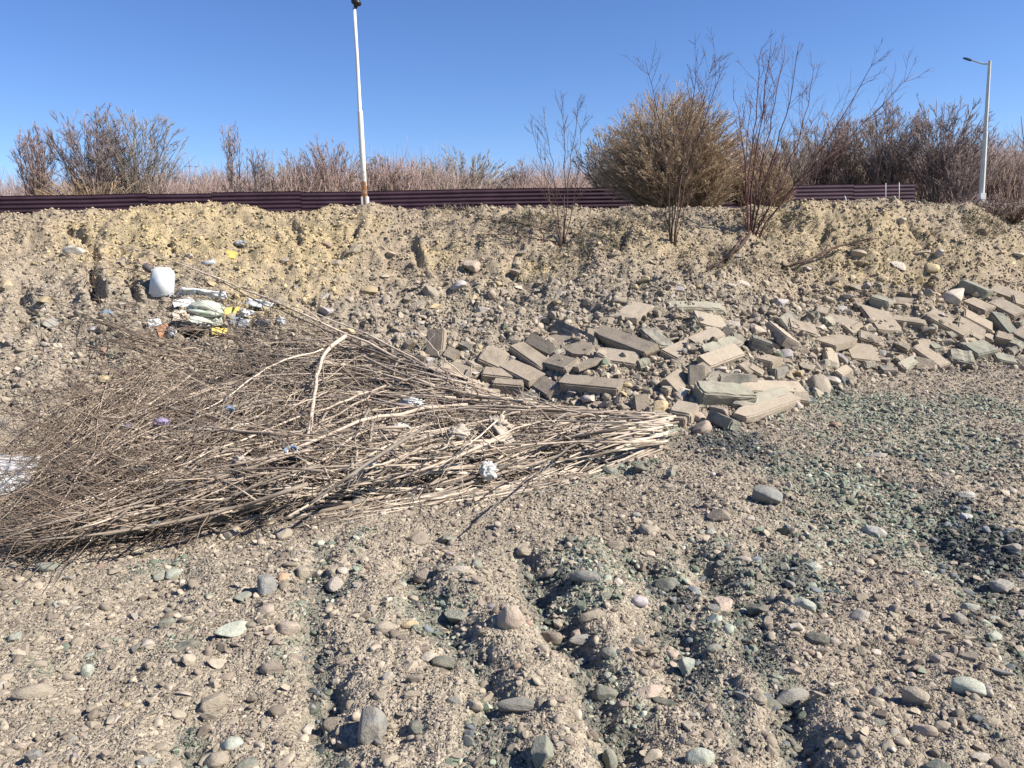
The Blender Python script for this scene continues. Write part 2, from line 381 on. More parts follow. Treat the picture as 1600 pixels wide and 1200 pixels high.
def bark_mat(name, c1, c2, scale=14):
    m, n, b = new_mat(name); p = geo_pos(n); nz = noise(n, p, scale, 5, .65)
    tint = nd(n, 'ShaderNodeObjectInfo').outputs['Random']
    c = mixc(n, c1, c2, ramp(n, nz.outputs[0], [(.35, 0.0), (.65, 1.0)])); c = mixc(n, c, ramp(n, tint, [(0, .85), (1, 1.15)]), 1.0, 'MULTIPLY'); c = mixc(n, c, nd(n, 'ShaderNodeVertexColor', layer_name='tint').outputs[0], 1.0, 'MULTIPLY')
    n.links.new(c, b.inputs['Base Color']); bump(n, b, nz.outputs[0], .4, .01); b.inputs['Roughness'].default_value = .85
    return m
BARK = {'brush': bark_mat('dry_brown_bark', (.25, .195, .145), (.42, .34, .26)), 'brush_dark': bark_mat('dark_twig_bark', (.125, .09, .066), (.235, .178, .132)), 'brush_pale': bark_mat('stripped_bark', (.34, .275, .205), (.46, .385, .30)),
        'sapling': bark_mat('sapling_bark', (.060, .036, .030), (.10, .065, .05)), 'red': bark_mat('red_twig_bark', (.105, .048, .044), (.16, .085, .07)), 'purple': bark_mat('purple_twig_bark', (.17, .125, .118), (.29, .225, .20), 3),
        'golden': bark_mat('golden_twig_bark', (.25, .175, .11), (.385, .28, .18), 2), 'olive': bark_mat('olive_twig_bark', (.18, .145, .115), (.29, .24, .19), 3), 'pale': bark_mat('pale_twig_bark', (.27, .225, .17), (.40, .335, .26), 2), 'rust': bark_mat('rust_twig_bark', (.19, .13, .11), (.30, .215, .18), 2),
        'peeled': bark_mat('peeled_wood', (.36, .30, .23), (.47, .40, .32)),
        'green': bark_mat('green_stem_bark', (.20, .225, .16), (.36, .37, .29))}

def simple(name, col, rough=.6, var=.15, scale=20, spec=.3, bmp=.0):
    m, n, b = new_mat(name); p = coords(n); nz = noise(n, p, scale, 5, .6)
    c = mixc(n, col, ramp(n, nz.outputs[0], [(.3, 1 - var), (.7, 1 + var)]), 1.0, 'MULTIPLY')
    n.links.new(c, b.inputs['Base Color']); b.inputs['Roughness'].default_value = rough; b.inputs['Specular IOR Level'].default_value = spec
    if bmp: bump(n, b, nz.outputs[0], bmp, .02)
    return m

# ------------------------------------------------------------------ stones: shared unit shapes (diameter about 1)
def ico(sub):
    bm = bmesh.new(); bmesh.ops.create_icosphere(bm, subdivisions=sub, radius=.5)
    V = np.array([v.co[:] for v in bm.verts]); F = np.array([[v.index for v in f.verts] for f in bm.faces]); bm.free()
    return V, F
ICO = {s: ico(s) for s in (1, 2, 3, 4)}
def stone_verts(V, kind, seed):
    r = np.random.default_rng(seed); U = V / .5; P = U.copy()
    if kind == 'round':
        P *= (1 + .10 * vn3(U * 1.1 + seed, seed) + .035 * vn3(U * 2.6, seed + 3))[:, None]; npl, dl, dh = 8, .62, .95
    else:
        P *= (1 + .12 * vn3(U * 1.4 + seed, seed))[:, None]; npl, dl, dh = 12, .36, .82
    for _ in range(npl):
        nrm = r.normal(size=3); nrm /= np.linalg.norm(nrm); dd = r.uniform(dl, dh)
        ex = P @ nrm - dd; ex = np.maximum(ex, 0)
        P -= ex[:, None] * nrm * (.96 if kind != 'round' else .8)
    if kind != 'round': P *= (1 + .025 * vn3(U * 4, seed + 8))[:, None]
    P -= (P.max(0) + P.min(0)) / 2
    return P / (P.max(0) - P.min(0)).max()
NSH = 14
PROTO = {(k, s): [stone_verts(ICO[s][0], k, 100 * (k == 'round') + i) for i in range(NSH)] for k in ('round', 'angular') for s in (1, 2, 3)}
_stone_me = {}
def stone_mesh(kind, i, matname):
    key = (kind, i, matname)
    if key not in _stone_me:
        V = stone_verts(ICO[4][0], kind, 100 * (kind == 'round') + i)
        me = np_mesh('stone', V, ICO[4][1], smooth=True); me.materials.append(STONE[matname])
        _stone_me[key] = me
    return _stone_me[key]

def quat_random_flat(n, tilt):
    """rotation matrices: random yaw, a limited random tilt"""
    yaw = rng.uniform(0, 2 * math.pi, n); tx = rng.normal(0, tilt, n); ty = rng.normal(0, tilt, n)
    cz, sz, cx, sx, cy, sy = np.cos(yaw), np.sin(yaw), np.cos(tx), np.sin(tx), np.cos(ty), np.sin(ty)
    Z = np.zeros(n); O = np.ones(n)
    Rz = np.stack([np.stack([cz, -sz, Z], -1), np.stack([sz, cz, Z], -1), np.stack([Z, Z, O], -1)], -2)
    Rx = np.stack([np.stack([O, Z, Z], -1), np.stack([Z, cx, -sx], -1), np.stack([Z, sx, cx], -1)], -2)
    Ry = np.stack([np.stack([cy, Z, sy], -1), np.stack([Z, O, Z], -1), np.stack([-sy, Z, cy], -1)], -2)
    return Rx @ Ry @ Rz

# ------------------------------------------------------------------ the ground: one sheet to the horizon
def build_ground():
    Y = np.concatenate([np.linspace(-4, 1.35, 14), np.geomspace(1.4, 9.0, 520), np.geomspace(9.03, 16.6, 220), np.geomspace(16.9, 900, 70)])
    nC = 800; a = np.linspace(-1, 1, nC)
    hw = np.where(Y < 1.4, 2.9, .80 * Y + 1.8)
    X = a[None, :] * hw[:, None]; YY = np.repeat(Y[:, None], nC, 1)
    x, y = X.ravel(), YY.ravel(); z = np.concatenate([ground(x[i:i + 200000], y[i:i + 200000]) for i in range(0, len(x), 200000)])
    V = np.stack([x, y, z], -1)
    i = np.arange(len(Y) - 1)[:, None] * nC + np.arange(nC - 1)[None, :]
    F = np.stack([i, i + 1, i + nC + 1, i + nC], -1).reshape(-1, 4)
    col = soil_colour(x, y)
    o = link('ground', np_mesh('ground', V, F, smooth=True, col=col), ground_mat())
    tag(o, 'bare tan soil with raked furrows rising to a rubble bank', kind='structure')
build_ground()

# ------------------------------------------------------------------ loose gravel (nobody could count it)
def pick_colours(x, y, n):
    g, dk, oc, pk = macro(x, y)
    base = soil_colour(x, y)
    pal = np.array([TAN, TAN * 1.1, BROWN, PALE * .9, PNK, BROWN * 1.2, TAN * .85, LILAC, RED, GRN * 1.1])
    pw = np.array([.30, .2, .15, .07, .07, .10, .08, .006, .008, .012]); pw /= pw.sum()
    c = pal[rng.choice(len(pal), n, p=pw)]
    bank = .45 * sstep(8.8, 10.5, y) + .47 * sstep(10.8, 12.0, y)
    c = c * (1 - bank[:, None]) + base * 1.04 * bank[:, None]
    ro = rng.random(n) < oc * .85; c[ro] = (OCH * 1.0) * rng.uniform(.75, 1.25, (ro.sum(), 1))
    gp = np.array([GRN, GRN * 1.3, PGRN, BLU, GRN * .8, PGRN * 1.15, TAN]); rg = rng.random(n) < g * .85
    c[rg] = gp[rng.choice(7, rg.sum(), p=[.28, .22, .16, .08, .12, .07, .07])]
    dp = np.array([DRK, BLU, DRK * 1.5, GRN * .7]); rd = rng.random(n) < dk * .8
    c[rd] = dp[rng.choice(4, rd.sum(), p=[.45, .2, .2, .15])]
    return c * rng.uniform(.68, 1.28, (n, 1))

def scatter(name, label, N, y0, y1, kmin, kmax, power, kindmix, flatten, smax, mat, tilt=.35, avoid=None, lifts=(-.08, .24)):
    u = rng.random(N); y = y0 * (y1 / y0) ** u
    a = rng.uniform(-1, 1, N); x = a * (.73 * y + 1.2)
    # power law sizes, in units of a picture pixel at that distance
    q = rng.random(N); e = 1 - power
    k = (kmin ** e + q * (kmax ** e - kmin ** e)) ** (1 / e)
    s = np.minimum(k * y / 770.0, smax * rng.uniform(.7, 1, N))
    keep = np.ones(N, bool)
    if avoid is not None: keep = ~avoid(x, y, s)
    x, y, s, k = x[keep], y[keep], s[keep], k[keep]; n = len(x)
    z = ground(x, y)
    col = pick_colours(x, y, n)
    sc = np.stack([s * rng.uniform(.85, 1.25, n), s * rng.uniform(.65, 1.0, n), s * rng.uniform(*flatten, n)], -1)
    M = quat_random_flat(n, tilt)
    ang = rng.random(n) < kindmix
    lod = np.where(k < 3.2, 1, np.where(k < 9, 2, 3))
    Vs, Fs, Cs, sm, off = [], [], [], [], 0
    shp = rng.integers(0, NSH, n)
    for kind, isang in (('round', False), ('angular', True)):
        for L in (1, 2, 3):
            for i in range(NSH):
                sel = np.where((ang == isang) & (lod == L) & (shp == i))[0]
                if not len(sel): continue
                P = PROTO[(kind, L)][i]; F = ICO[L][1]; nv = len(P)
                W = (P[None] * sc[sel][:, None, :]) @ np.transpose(M[sel], (0, 2, 1))
                lift = sc[sel, 2] * rng.uniform(*lifts, len(sel))
                W += np.stack([x[sel], y[sel], z[sel] + lift], -1)[:, None, :]
                Vs.append(W.reshape(-1, 3)); Cs.append(np.repeat(col[sel], nv, 0))
                Fs.append((F[None] + (off + np.arange(len(sel)) * nv)[:, None, None]).reshape(-1, 3))
                sm.append(np.full(len(sel) * len(F), not isang)); off += nv * len(sel)
    me = np_mesh(name, np.concatenate(Vs), np.concatenate(Fs), smooth=np.concatenate(sm), col=np.concatenate(Cs))
    return tag(link(name, me, mat), label, kind='stuff')
GM = gravel_mat()
toe_of = lambda x: np.interp(x, TOE_X, TOE_Y)
scatter('gravel', 'loose rounded gravel and grit over the flat foreground', 66000, 1.55, 10.6, 1.3, 19, 2.25, .6, (.35, .75), .07, GM, avoid=lambda x, y, s: y > toe_of(x) + .25)
scatter('grit', 'fine grit and dark chippings over the flat foreground', 135000, 1.55, 10.6, 1.0, 4.2, 1.7, .75, (.5, 1.0), .03, GM, tilt=.6, lifts=(.05, .42), avoid=lambda x, y, s: y > toe_of(x) + .25)
def s_of(x, y): t = toe_of(x); return (y - t) / (14.2 - t)
def av_bank(x, y, s):
    q = s_of(x, y); up = sstep(.5, .75, q); left = sstep(0, -4, x)
    left = np.maximum(left, .8 * sstep(-.4, -2.2, x))
    lump = .5 + .5 * vn(x * 1.2, y * 1.2, 311)
    return (q < -.03) | (rng.random(len(x)) < .55 * sstep(0, -2.5, x)) | (rng.random(len(x)) < np.clip(up * (.5 + .25 * left) + .3 * lump * up + sstep(.02, .06, s) * up * .8, 0, .93)) | ((rng.random(len(x)) < sstep(.03, .12, s) * sstep(.35, .6, q) * .8))
def av_patch(x, y, s):
    g, dk, _, _ = macro(x, y); return (rng.random(len(x)) > np.clip(1.1 * np.maximum(g, dk) - .25, 0, 1)) | (y > toe_of(x) + .1)
scatter('dark_chippings', 'dark and greenish stone chippings in patches and furrows', 125000, 1.55, 10.6, 1.3, 9, 2.0, .75, (.45, .9), .05, GM, tilt=.6, lifts=(.05, .45), avoid=av_patch)
scatter('rubble', 'broken stone rubble and crumbled soil covering the bank', 92000, 7.2, 14.9, 1.2, 13, 2.15, .8, (.5, .95), .17, GM, tilt=.6, avoid=av_bank)
scatter('soil_crumbs', 'small soil crumbs and chips on the bank and plateau edge', 95000, 7.4, 16.5, 1.0, 4.5, 1.75, .85, (.5, .95), .075, GM, tilt=.6, lifts=(.05, .42), avoid=lambda x, y, s: s_of(x, y) < 0)

# ------------------------------------------------------------------ cobbles lying in the flat gravel, one object each
CNAME = {'tan': 'tan', 'brown': 'brown', 'pale': 'pale cream', 'green': 'grey-green', 'pale_green': 'pale green', 'grey': 'grey', 'blue_grey': 'blue-grey', 'dark_green': 'dark green', 'lilac': 'lilac-white', 'orange': 'orange-tan', 'pink': 'pinkish tan', 'ochre': 'yellowish', 'white': 'whitish', 'red': 'reddish'}
USED = {}          # label -> count
LANDMARKS = []     # (px, py, short name)
def put_stone(name, cat, px, py, wpx, hpx, colour, kind, label, group, sink=.25, yaw=None, tilt=.12, shape=None, standing=False):
    sink = sink + .10
    """px,py: the middle of the stone in the photograph; wpx,hpx: how wide and high it looks"""
    g = cast1(px, py + hpx * .30)
    D = g[1]; mpp = math.hypot(D, CAM_H - g[2]) / FPX
    W, Hh = wpx * mpp, hpx * mpp
    el = math.atan2(CAM_H - g[2], D)
    sz = Hh * .92 if standing else min(.62 * W, .85 * Hh)
    sy = (Hh - sz * .8 * math.cos(el)) / max(math.sin(el), .2)
    sy = min(max(sy, .55 * min(W, 1.4 * Hh)), 1.5 * W)
    i = rng.integers(0, NSH) if shape is None else shape
    o = bpy.data.objects.new(name, stone_mesh(kind, int(i), colour)); C.objects.link(o)
    o.scale = (W * 1.04, sy, sz * 1.15)
    a = math.atan2(g[0], g[1])
    o.rotation_euler = (rng.normal(0, tilt), rng.normal(0, tilt) + (0 if yaw is None else 0), -a * .5 + (rng.uniform(-.35, .35) if yaw is None else yaw))
    zz = float(hgrid(np.array([g[0]]), np.array([g[1]]))[0])
    o.location = (g[0], g[1], zz + sz * (.5 - sink))
    tag(o, label, cat, group)
    return o

COBBLES = [
    (581, 1130, 46, 66, 'grey', 'round', 'large upright grey cobble with a rounded top at the head of a dark furrow', 1, 0),
    (1512, 1073, 56, 38, 'pale_green', 'angular', 'large pointed pale green-white stone lying on smooth pinkish gravel', 0, 0),
    (1340, 960, 34, 34, 'pale', 'angular', 'pale wedge-shaped stone throwing a black shadow on open gravel', 1, 0),
    (1239, 1084, 56, 32, 'grey', 'round', 'big smooth grey oval stone with a pale tip beside a furrow', 0, .5),
    (797, 960, 44, 48, 'pink', 'round', 'tall tan stone with a greenish top on the crest between two furrows', 1, 0),
    (810, 1098, 66, 24, 'grey', 'round', 'long low grey-tan stone half buried across the gravel ridge', 0, 0),
    (850, 1172, 42, 52, 'green', 'angular', 'upright grey-green stone near the bottom edge between furrows', 1, 0),
    (692, 1036, 42, 30, 'dark_green', 'angular', 'squat dark green stone with a sloping top beside green chippings', 0, 0),
    (1016, 1078, 50, 30, 'pink', 'angular', 'wide tan flat-topped stone leaning beside a dark furrow', 0, .4),
    (945, 1082, 42, 28, 'green', 'round', 'smooth grey-green oval stone at the furrow edge under a brown clod', 0, 0),
    (1040, 1097, 36, 20, 'dark_green', 'angular', 'small dark green wedge under the wide tan flat-topped stone', 0, 0),
    (417, 912, 32, 48, 'blue_grey', 'round', 'upright blue-grey cobble leaning next to a small orange pebble', 1, 0),
    (442, 898, 18, 18, 'orange', 'round', 'small round orange-tan pebble touching the upright blue-grey cobble', 0, 0),
    (474, 893, 22, 28, 'tan', 'round', 'upright tan egg-shaped pebble near the orange pebble', 1, 0),
    (417, 949, 26, 24, 'pink', 'round', 'round pinkish pebble directly in front of the blue-grey cobble', 0, 0),
    (366, 982, 54, 32, 'pale_green', 'angular', 'large pale grey wedge-shaped cobble beside a flat green slab', 0, .35),
    (290, 1008, 44, 22, 'dark_green', 'angular', 'flat green slab sunk in soil by the pale grey wedge', 0, .5),
    (450, 979, 40, 28, 'pink', 'round', 'smooth pinkish oval cobble sloping to the right', 0, -.3),
    (78, 884, 46, 20, 'green', 'round', 'long low grey-green stone just below the brush pile', 0, 0),
    (363, 830, 28, 26, 'tan', 'round', 'round tan cobble at the lower edge of the brush', 0, 0),
    (442, 829, 28, 26, 'tan', 'round', 'rounded tan cobble with a dusty top below the branches', 0, 0),
    (54, 1080, 56, 36, 'tan', 'round', 'broad flat tan stone bedded flush in the soil', 0, 0),
    (339, 1181, 34, 32, 'tan', 'round', 'round tan cobble beside a greenish one at the bottom edge', 0, 0),
    (363, 1158, 32, 28, 'pale_green', 'round', 'round greenish cobble touching a tan cobble at the bottom edge', 0, 0),
    (385, 1192, 34, 30, 'green', 'round', 'grey-green cobble cut by the bottom edge of the view', 0, 0),
    (54, 1180, 22, 26, 'blue_grey', 'angular', 'small blue-grey upright stone near the bottom corner', 1, 0),
    (93, 940, 22, 24, 'pale_green', 'round', 'pale green-white pebble leaning in a cluster of green pebbles', 0, 0),
    (24, 992, 22, 20, 'pale_green', 'angular', 'pale green square pebble at the edge of the view', 0, 0),
    (270, 893, 26, 24, 'pale_green', 'round', 'larger pale green egg-shaped pebble of a close pair', 0, 0),
    (250, 897, 20, 20, 'green', 'round', 'smaller darker green pebble of a close pair', 0, 0),
    (200, 857, 32, 14, 'brown', 'angular', 'thin brown flat stone just under the branch tips', 0, 0),
    (480, 1136, 22, 24, 'pale', 'round', 'pale pebble beside a deep dark hollow', 0, 0),
    (522, 1128, 40, 34, 'brown', 'round', 'brown stone at the mouth of the deep dark hollow', 0, 0),
    (334, 1096, 42, 30, 'tan', 'round', 'tan stone sloping up out of the soil near a blue chip', 0, .6),
    (425, 1040, 38, 24, 'brown', 'angular', 'brown layered stone in the middle of open soil', 0, 0),
    (59, 1037, 32, 18, 'tan', 'round', 'low tan stone with a dark gap under it', 0, 0),
    (199, 1099, 18, 16, 'ochre', 'round', 'small yellowish pebble lying on bare soil', 0, 0),
    (137, 1046, 18, 24, 'pale_green', 'round', 'small pale green upright pebble alone on tan soil', 1, 0),
    (651, 1132, 24, 30, 'dark_green', 'round', 'flat dark oval stone bedded in soil near the upright grey cobble', 0, .5),
    (716, 958, 38, 36, 'green', 'angular', 'angular greenish brown stone in the middle of dark chippings', 0, 0),
    (662, 896, 34, 26, 'brown', 'round', 'smooth brown rounded cobble above the green chippings', 0, 0),
    (657, 837, 28, 26, 'brown', 'round', 'round brown cobble standing on dry soil under the brush', 0, 0),
    (716, 889, 36, 16, 'pale', 'round', 'long pale flat pebble beside a round green one', 0, 0),
    (743, 878, 24, 22, 'green', 'round', 'round green pebble beside a long pale flat one', 0, 0),
    (862, 994, 36, 24, 'brown', 'round', 'dark brown oval stone sunk in the crest of a ridge', 0, -.4),
    (915, 997, 52, 18, 'grey', 'round', 'long narrow grey-brown stone pointing across a furrow', 0, .25),
    (925, 960, 40, 24, 'tan', 'angular', 'flat-topped tan block above the long narrow stone', 0, 0),
    (915, 898, 44, 24, 'blue_grey', 'round', 'smooth blue-grey oval cobble among grey-green chippings', 0, -.2),
    (952, 1016, 28, 22, 'green', 'round', 'round green cobble on the ridge side', 0, 0),
    (999, 937, 26, 20, 'lilac', 'round', 'lilac-white pebble lying on dark chippings', 0, 0),
    (1040, 910, 42, 36, 'dark_green', 'round', 'large dark grey-green rounded stone among dark chippings', 0, 0),
    (952, 1184, 24, 40, 'green', 'round', 'upright narrow green stone at the bottom edge', 1, 0),
    (1050, 1019, 24, 22, 'pink', 'round', 'pinkish pebble at the end of a dark furrow', 0, 0),
    (641, 974, 26, 14, 'ochre', 'round', 'flat yellowish pebble beside the green chippings', 0, 0),
    (667, 1023, 22, 20, 'pale', 'round', 'pale pebble just above the squat dark green stone', 0, 0),
    (820, 859, 26, 18, 'tan', 'round', 'tan pebble on dry soil above the furrow heads', 0, 0),
    (1073, 1040, 30, 38, 'pale_green', 'angular', 'upright pale grey stone with one dark side by a furrow', 1, 0),
    (1365, 827, 36, 20, 'white', 'round', 'whitish smooth oval pebble lying on green grit', 0, -.3),
    (1205, 1097, 36, 20, 'dark_green', 'round', 'dark stone tucked under the big smooth grey oval stone', 0, 0),
    (1276, 996, 38, 26, 'dark_green', 'round', 'dark green rounded stone at the foot of pale green slabs', 0, -.3),
    (1185, 950, 44, 20, 'dark_green', 'angular', 'low dark flat stone in the shade of a furrow wall', 0, 0),
    (1249, 940, 46, 24, 'pale_green', 'angular', 'pale green flat slab sloping above a furrow', 0, -.3),
    (1094, 1180, 42, 34, 'pale_green', 'round', 'rounded pale green cobble at the bottom edge', 0, 0),
    (1566, 910, 36, 30, 'grey', 'angular', 'grey-tan stone with a black shadow beside dark grit', 0, 0),
    (1499, 964, 26, 26, 'grey', 'angular', 'upright grey stone beside a pale green one', 1, 0),
    (1516, 948, 32, 20, 'pale_green', 'round', 'pale green stone behind the upright grey one', 0, 0),
    (1127, 940, 34, 38, 'pink', 'angular', 'tilted pinkish slab on the crest beside a dark furrow', 0, -.6),
    (1445, 1139, 34, 20, 'pink', 'round', 'smooth pinkish oval stone on pink gravel', 0, -.2),
    (1465, 1028, 20, 14, 'pink', 'round', 'small pinkish pebble on open gravel', 0, 0),
    (1421, 1001, 34, 18, 'red', 'round', 'reddish low stone bedded in gravel', 0, 0),
    (1431, 1087, 46, 34, 'tan', 'angular', 'broad tan slab bedded in pinkish gravel', 0, -.4),
    (1462, 1194, 38, 24, 'green', 'round', 'green stone cut by the bottom edge', 0, 0),
    (1160, 872, 34, 14, 'pale', 'round', 'pale flat pebble above the furrow heads', 0, 0),
    (1566, 1050, 30, 16, 'blue_grey', 'angular', 'blue-grey thin slab tilted on the gravel', 0, -.4),
    (1113, 948, 22, 18, 'blue_grey', 'round', 'blue-grey pebble beside the tilted pinkish slab', 0, 0),
    (1261, 1018, 26, 12, 'red', 'round', 'thin reddish stone under the dark green rounded stone', 0, 0),
    (1198, 772, 58, 34, 'blue_grey', 'angular', 'large grey pointed stone with a black shadow on open gravel', 0, 0),
    (1122, 801, 34, 26, 'brown', 'angular', 'tan-brown clod-like stone on open gravel', 0, 0),
    (1110, 829, 16, 16, 'pale_green', 'round', 'small pale green pebble under the tan-brown clod-like stone', 0, 0),
    (1306, 662, 16, 10, 'orange', 'round', 'small orange pebble on the slope above green grit', 0, 0),
    (1370, 710, 32, 12, 'pale', 'angular', 'thin pale cream slab lying on the far gravel', 0, -.2),
    (1509, 772, 28, 14, 'white', 'round', 'whitish flat stone on the far dark chippings', 0, 0),
    (1509, 806, 20, 16, 'white', 'round', 'whitish round pebble above the large dark chipping patch', 0, 0),
    (1185, 1085, 24, 26, 'tan', 'round', 'tan rounded clod above the furrow by a green stone', 0, 0),
    (1562, 1190, 30, 26, 'brown', 'round', 'brown stone in the bottom corner', 0, 0),
    (1420, 955, 30, 14, 'tan', 'round', 'flat tan stone on the long bare gravel slope', 0, 0),
    (560, 780, 30, 24, 'grey', 'round', 'grey-tan rounded stone just under the pale stripped pole', 0, 0),
    (640, 770, 26, 16, 'pale', 'round', 'pale dusty stone at the brush edge', 0, 0),
    (1000, 730, 24, 22, 'dark_green', 'angular', 'dark green stone beneath the branch butts', 0, 0),
    (955, 735, 26, 18, 'green', 'round', 'green stone under the fan of cut stems', 0, 0),
    (1048, 738, 16, 28, 'green', 'angular', 'upright green chip beside the branch butts', 1, 0),
]
for px, py, wp, hp, cl, kd, lab, st, yaw in COBBLES:
    put_stone('cobble', 'stone', px, py, wp, hp, cl, kd, lab, 'stones lying loose in the gravel', standing=bool(st), yaw=yaw if yaw else None, tilt=.1)
    LANDMARKS.append((px, py, max(wp, hp), lab))

def auto_label(px, py, size_word, shape_word, colour, noun):
    """says which landmark stone it lies beside and on which side"""
    d = [(math.hypot(px - l[0], (py - l[1]) * 1.5), l) for l in LANDMARKS]
    dist, l = min(d, key=lambda t: t[0])
    dx, dy = px - l[0], py - l[1]
    side = ('just right of' if dx > 0 else 'just left of') if abs(dx) > 1.3 * abs(dy) else ('in front of' if dy > 0 else 'behind')
    short = ' '.join(l[3].split()[:5])
    for stop in (' with', ' lying', ' on', ' beside', ' in', ' at', ' throwing', ' sloping', ' bedded', ' under', ' leaning', ' of', ' just', ' near', ' half', ' touching', ' sunk', ' above', ' cut', ' by', ' directly', ' among', ' a', ' the', ' standing', ' pointing', ' tucked', ' behind', ' out', ' up', ' and', ' pushed', ' propped', ' from'):
        k = (short + ' ').find(stop + ' ')
        if k > 0: short = short[:k]
    return f'{size_word} {shape_word} {CNAME[colour]} {noun} {side} the {short}'

def auto_stones(name, cat, noun, group, region, n, wrange, kinds, palette, mind, sizes):
    pts = [(l[0], l[1], l[2]) for l in LANDMARKS]
    made, tries = 0, 0
    while made < n and tries < 6000:
        tries += 1
        px, py = region()
        if px is None: continue
        lo, hi = wrange(px, py)
        wp = lo * (hi / lo) ** (rng.random() ** 1.5)
        if any(abs(px - a) < (wp + c) * mind and abs(py - b) < (wp + c) * mind * .8 for a, b, c in pts): continue
        cl = palette(px, py); kd = 'angular' if rng.random() < kinds else 'round'
        hp = wp * rng.uniform(.5, .95)
        size = sizes[0] if wp < lo * 1.35 else (sizes[1] if wp < lo * 2.0 else sizes[2])
        shape = ('flat' if hp < .62 * wp else ('chunky' if kd == 'angular' else 'rounded'))
        lab = auto_label(px, py, size, shape, cl, noun)
        if lab in USED: continue
        USED[lab] = 1
        put_stone(name, cat, px, py, wp, hp, cl, kd, lab, group, tilt=.22)
        pts.append((px, py, wp)); made += 1

def pal_at(px, py):
    p = cast1(px, py); g, dk, oc, pk = macro(np.array([p[0]]), np.array([p[1]]))
    u = rng.random()
    if u < g[0] * .8: return rng.choice(['green', 'pale_green', 'green', 'dark_green', 'blue_grey'])
    if u < dk[0] * .7: return rng.choice(['blue_grey', 'dark_green', 'grey'])
    return rng.choice(['tan', 'tan', 'pink', 'brown', 'tan', 'pale', 'grey', 'brown', 'green', 'pink'])
def reg_front():
    y = rng.uniform(800, 1195); x = rng.uniform(5, 1595)
    if y < 870 - .13 * x and x < 700: return None, None
    return x, y
auto_stones('cobble', 'stone', 'cobble', 'stones lying loose in the gravel', reg_front, 170, lambda x, y: (11 + (y - 800) * .012, 30), .55, pal_at, .36, ('small', 'medium', 'large'))

# ------------------------------------------------------------------ concrete blocks on the rubble bank
def block_mesh(L, W, T, seed, rough):
    r = np.random.default_rng(seed)
    bm = bmesh.new(); bmesh.ops.create_cube(bm, size=1.0)
    bmesh.ops.scale(bm, vec=(L, W, T), verts=bm.verts)
    bmesh.ops.bevel(bm, geom=list(bm.edges), offset=min(.016, T * .14), segments=2, affect='EDGES')
    cutn = 7 if rough else 5
    long_e = [e for e in bm.edges if e.calc_length() > .055]
    bmesh.ops.subdivide_edges(bm, edges=long_e, cuts=cutn, use_grid_fill=True)
    bmesh.ops.triangulate(bm, faces=bm.faces)
    V = np.array([v.co[:] for v in bm.verts]); S0 = np.array((L, W, T))
    amp = (.013 if rough else .0035)
    nz = np.stack([vn3(V * (16 if rough else 7) + seed * 1.7 + 10 * k, seed + k) + .6 * vn3(V * 34 + seed + k, seed + 31 + k) for k in range(3)], -1)
    V = V + nz * amp
    # a broken end and chipped corners
    for _ in range(6 if rough else 5):
        nrm = np.array([r.choice([-1, 1]) * r.uniform(.3, 1), r.normal(0, .6), r.normal(0, .6)]); nrm /= np.linalg.norm(nrm)
        sup = np.abs(nrm * S0 / 2).sum(); dd = sup * r.uniform(.82, .96)
        ex = np.maximum(V @ nrm - dd, 0); V -= ex[:, None] * nrm
    for v, c in zip(bm.verts, V): v.co = c
    return bm_mesh('concrete_block', bm)

def put_block(i, x1, y1, x2, y2, W, T, roll, style, label, lift=.16):
    W, T = W * 1.12, T * .92
    P = cast([x1, x2], [y1, y2], T * lift + .03)
    a, b = P[0], P[1]; d = b - a; L = max(np.linalg.norm(d), .16)
    ex = d / np.linalg.norm(d); m = (a + b) / 2
    e = .15
    gx = [float(hgrid(np.array([m[0] + sx]), np.array([m[1] + sy]))[0]) for sx, sy in ((-e, 0), (e, 0), (0, -e), (0, e))]
    n = np.array([-(gx[1] - gx[0]) / (2 * e), -(gx[3] - gx[2]) / (2 * e), 1.0]); n /= np.linalg.norm(n)
    n = n + np.array((.10 * math.sin(i * 2.4), -.32 + .18 * math.sin(i * 1.7), 0))
    n = n - ex * (n @ ex); n /= np.linalg.norm(n); s = np.cross(n, ex)
    q = Matrix((ex, s, n)).transposed() @ Matrix.Rotation(R(roll), 3, 'X')
    rough = style == 'rough'
    mt = {'plain': 'plain', 'grey': 'grey', 'green': 'green', 'pale': 'pale', 'rough': 'rough', 'dark': 'dark'}[style]
    me = block_mesh(L, W, T, 500 + i, rough); me.materials.append(CONC[mt])
    o = bpy.data.objects.new('concrete_block', me); C.objects.link(o)
    o.matrix_world = Matrix.Translation(m) @ q.to_4x4()
    tag(o, label, 'concrete block', 'broken concrete blocks dumped on the bank')
    LANDMARKS.append(((x1 + x2) / 2, (y1 + y2) / 2, 34, label))

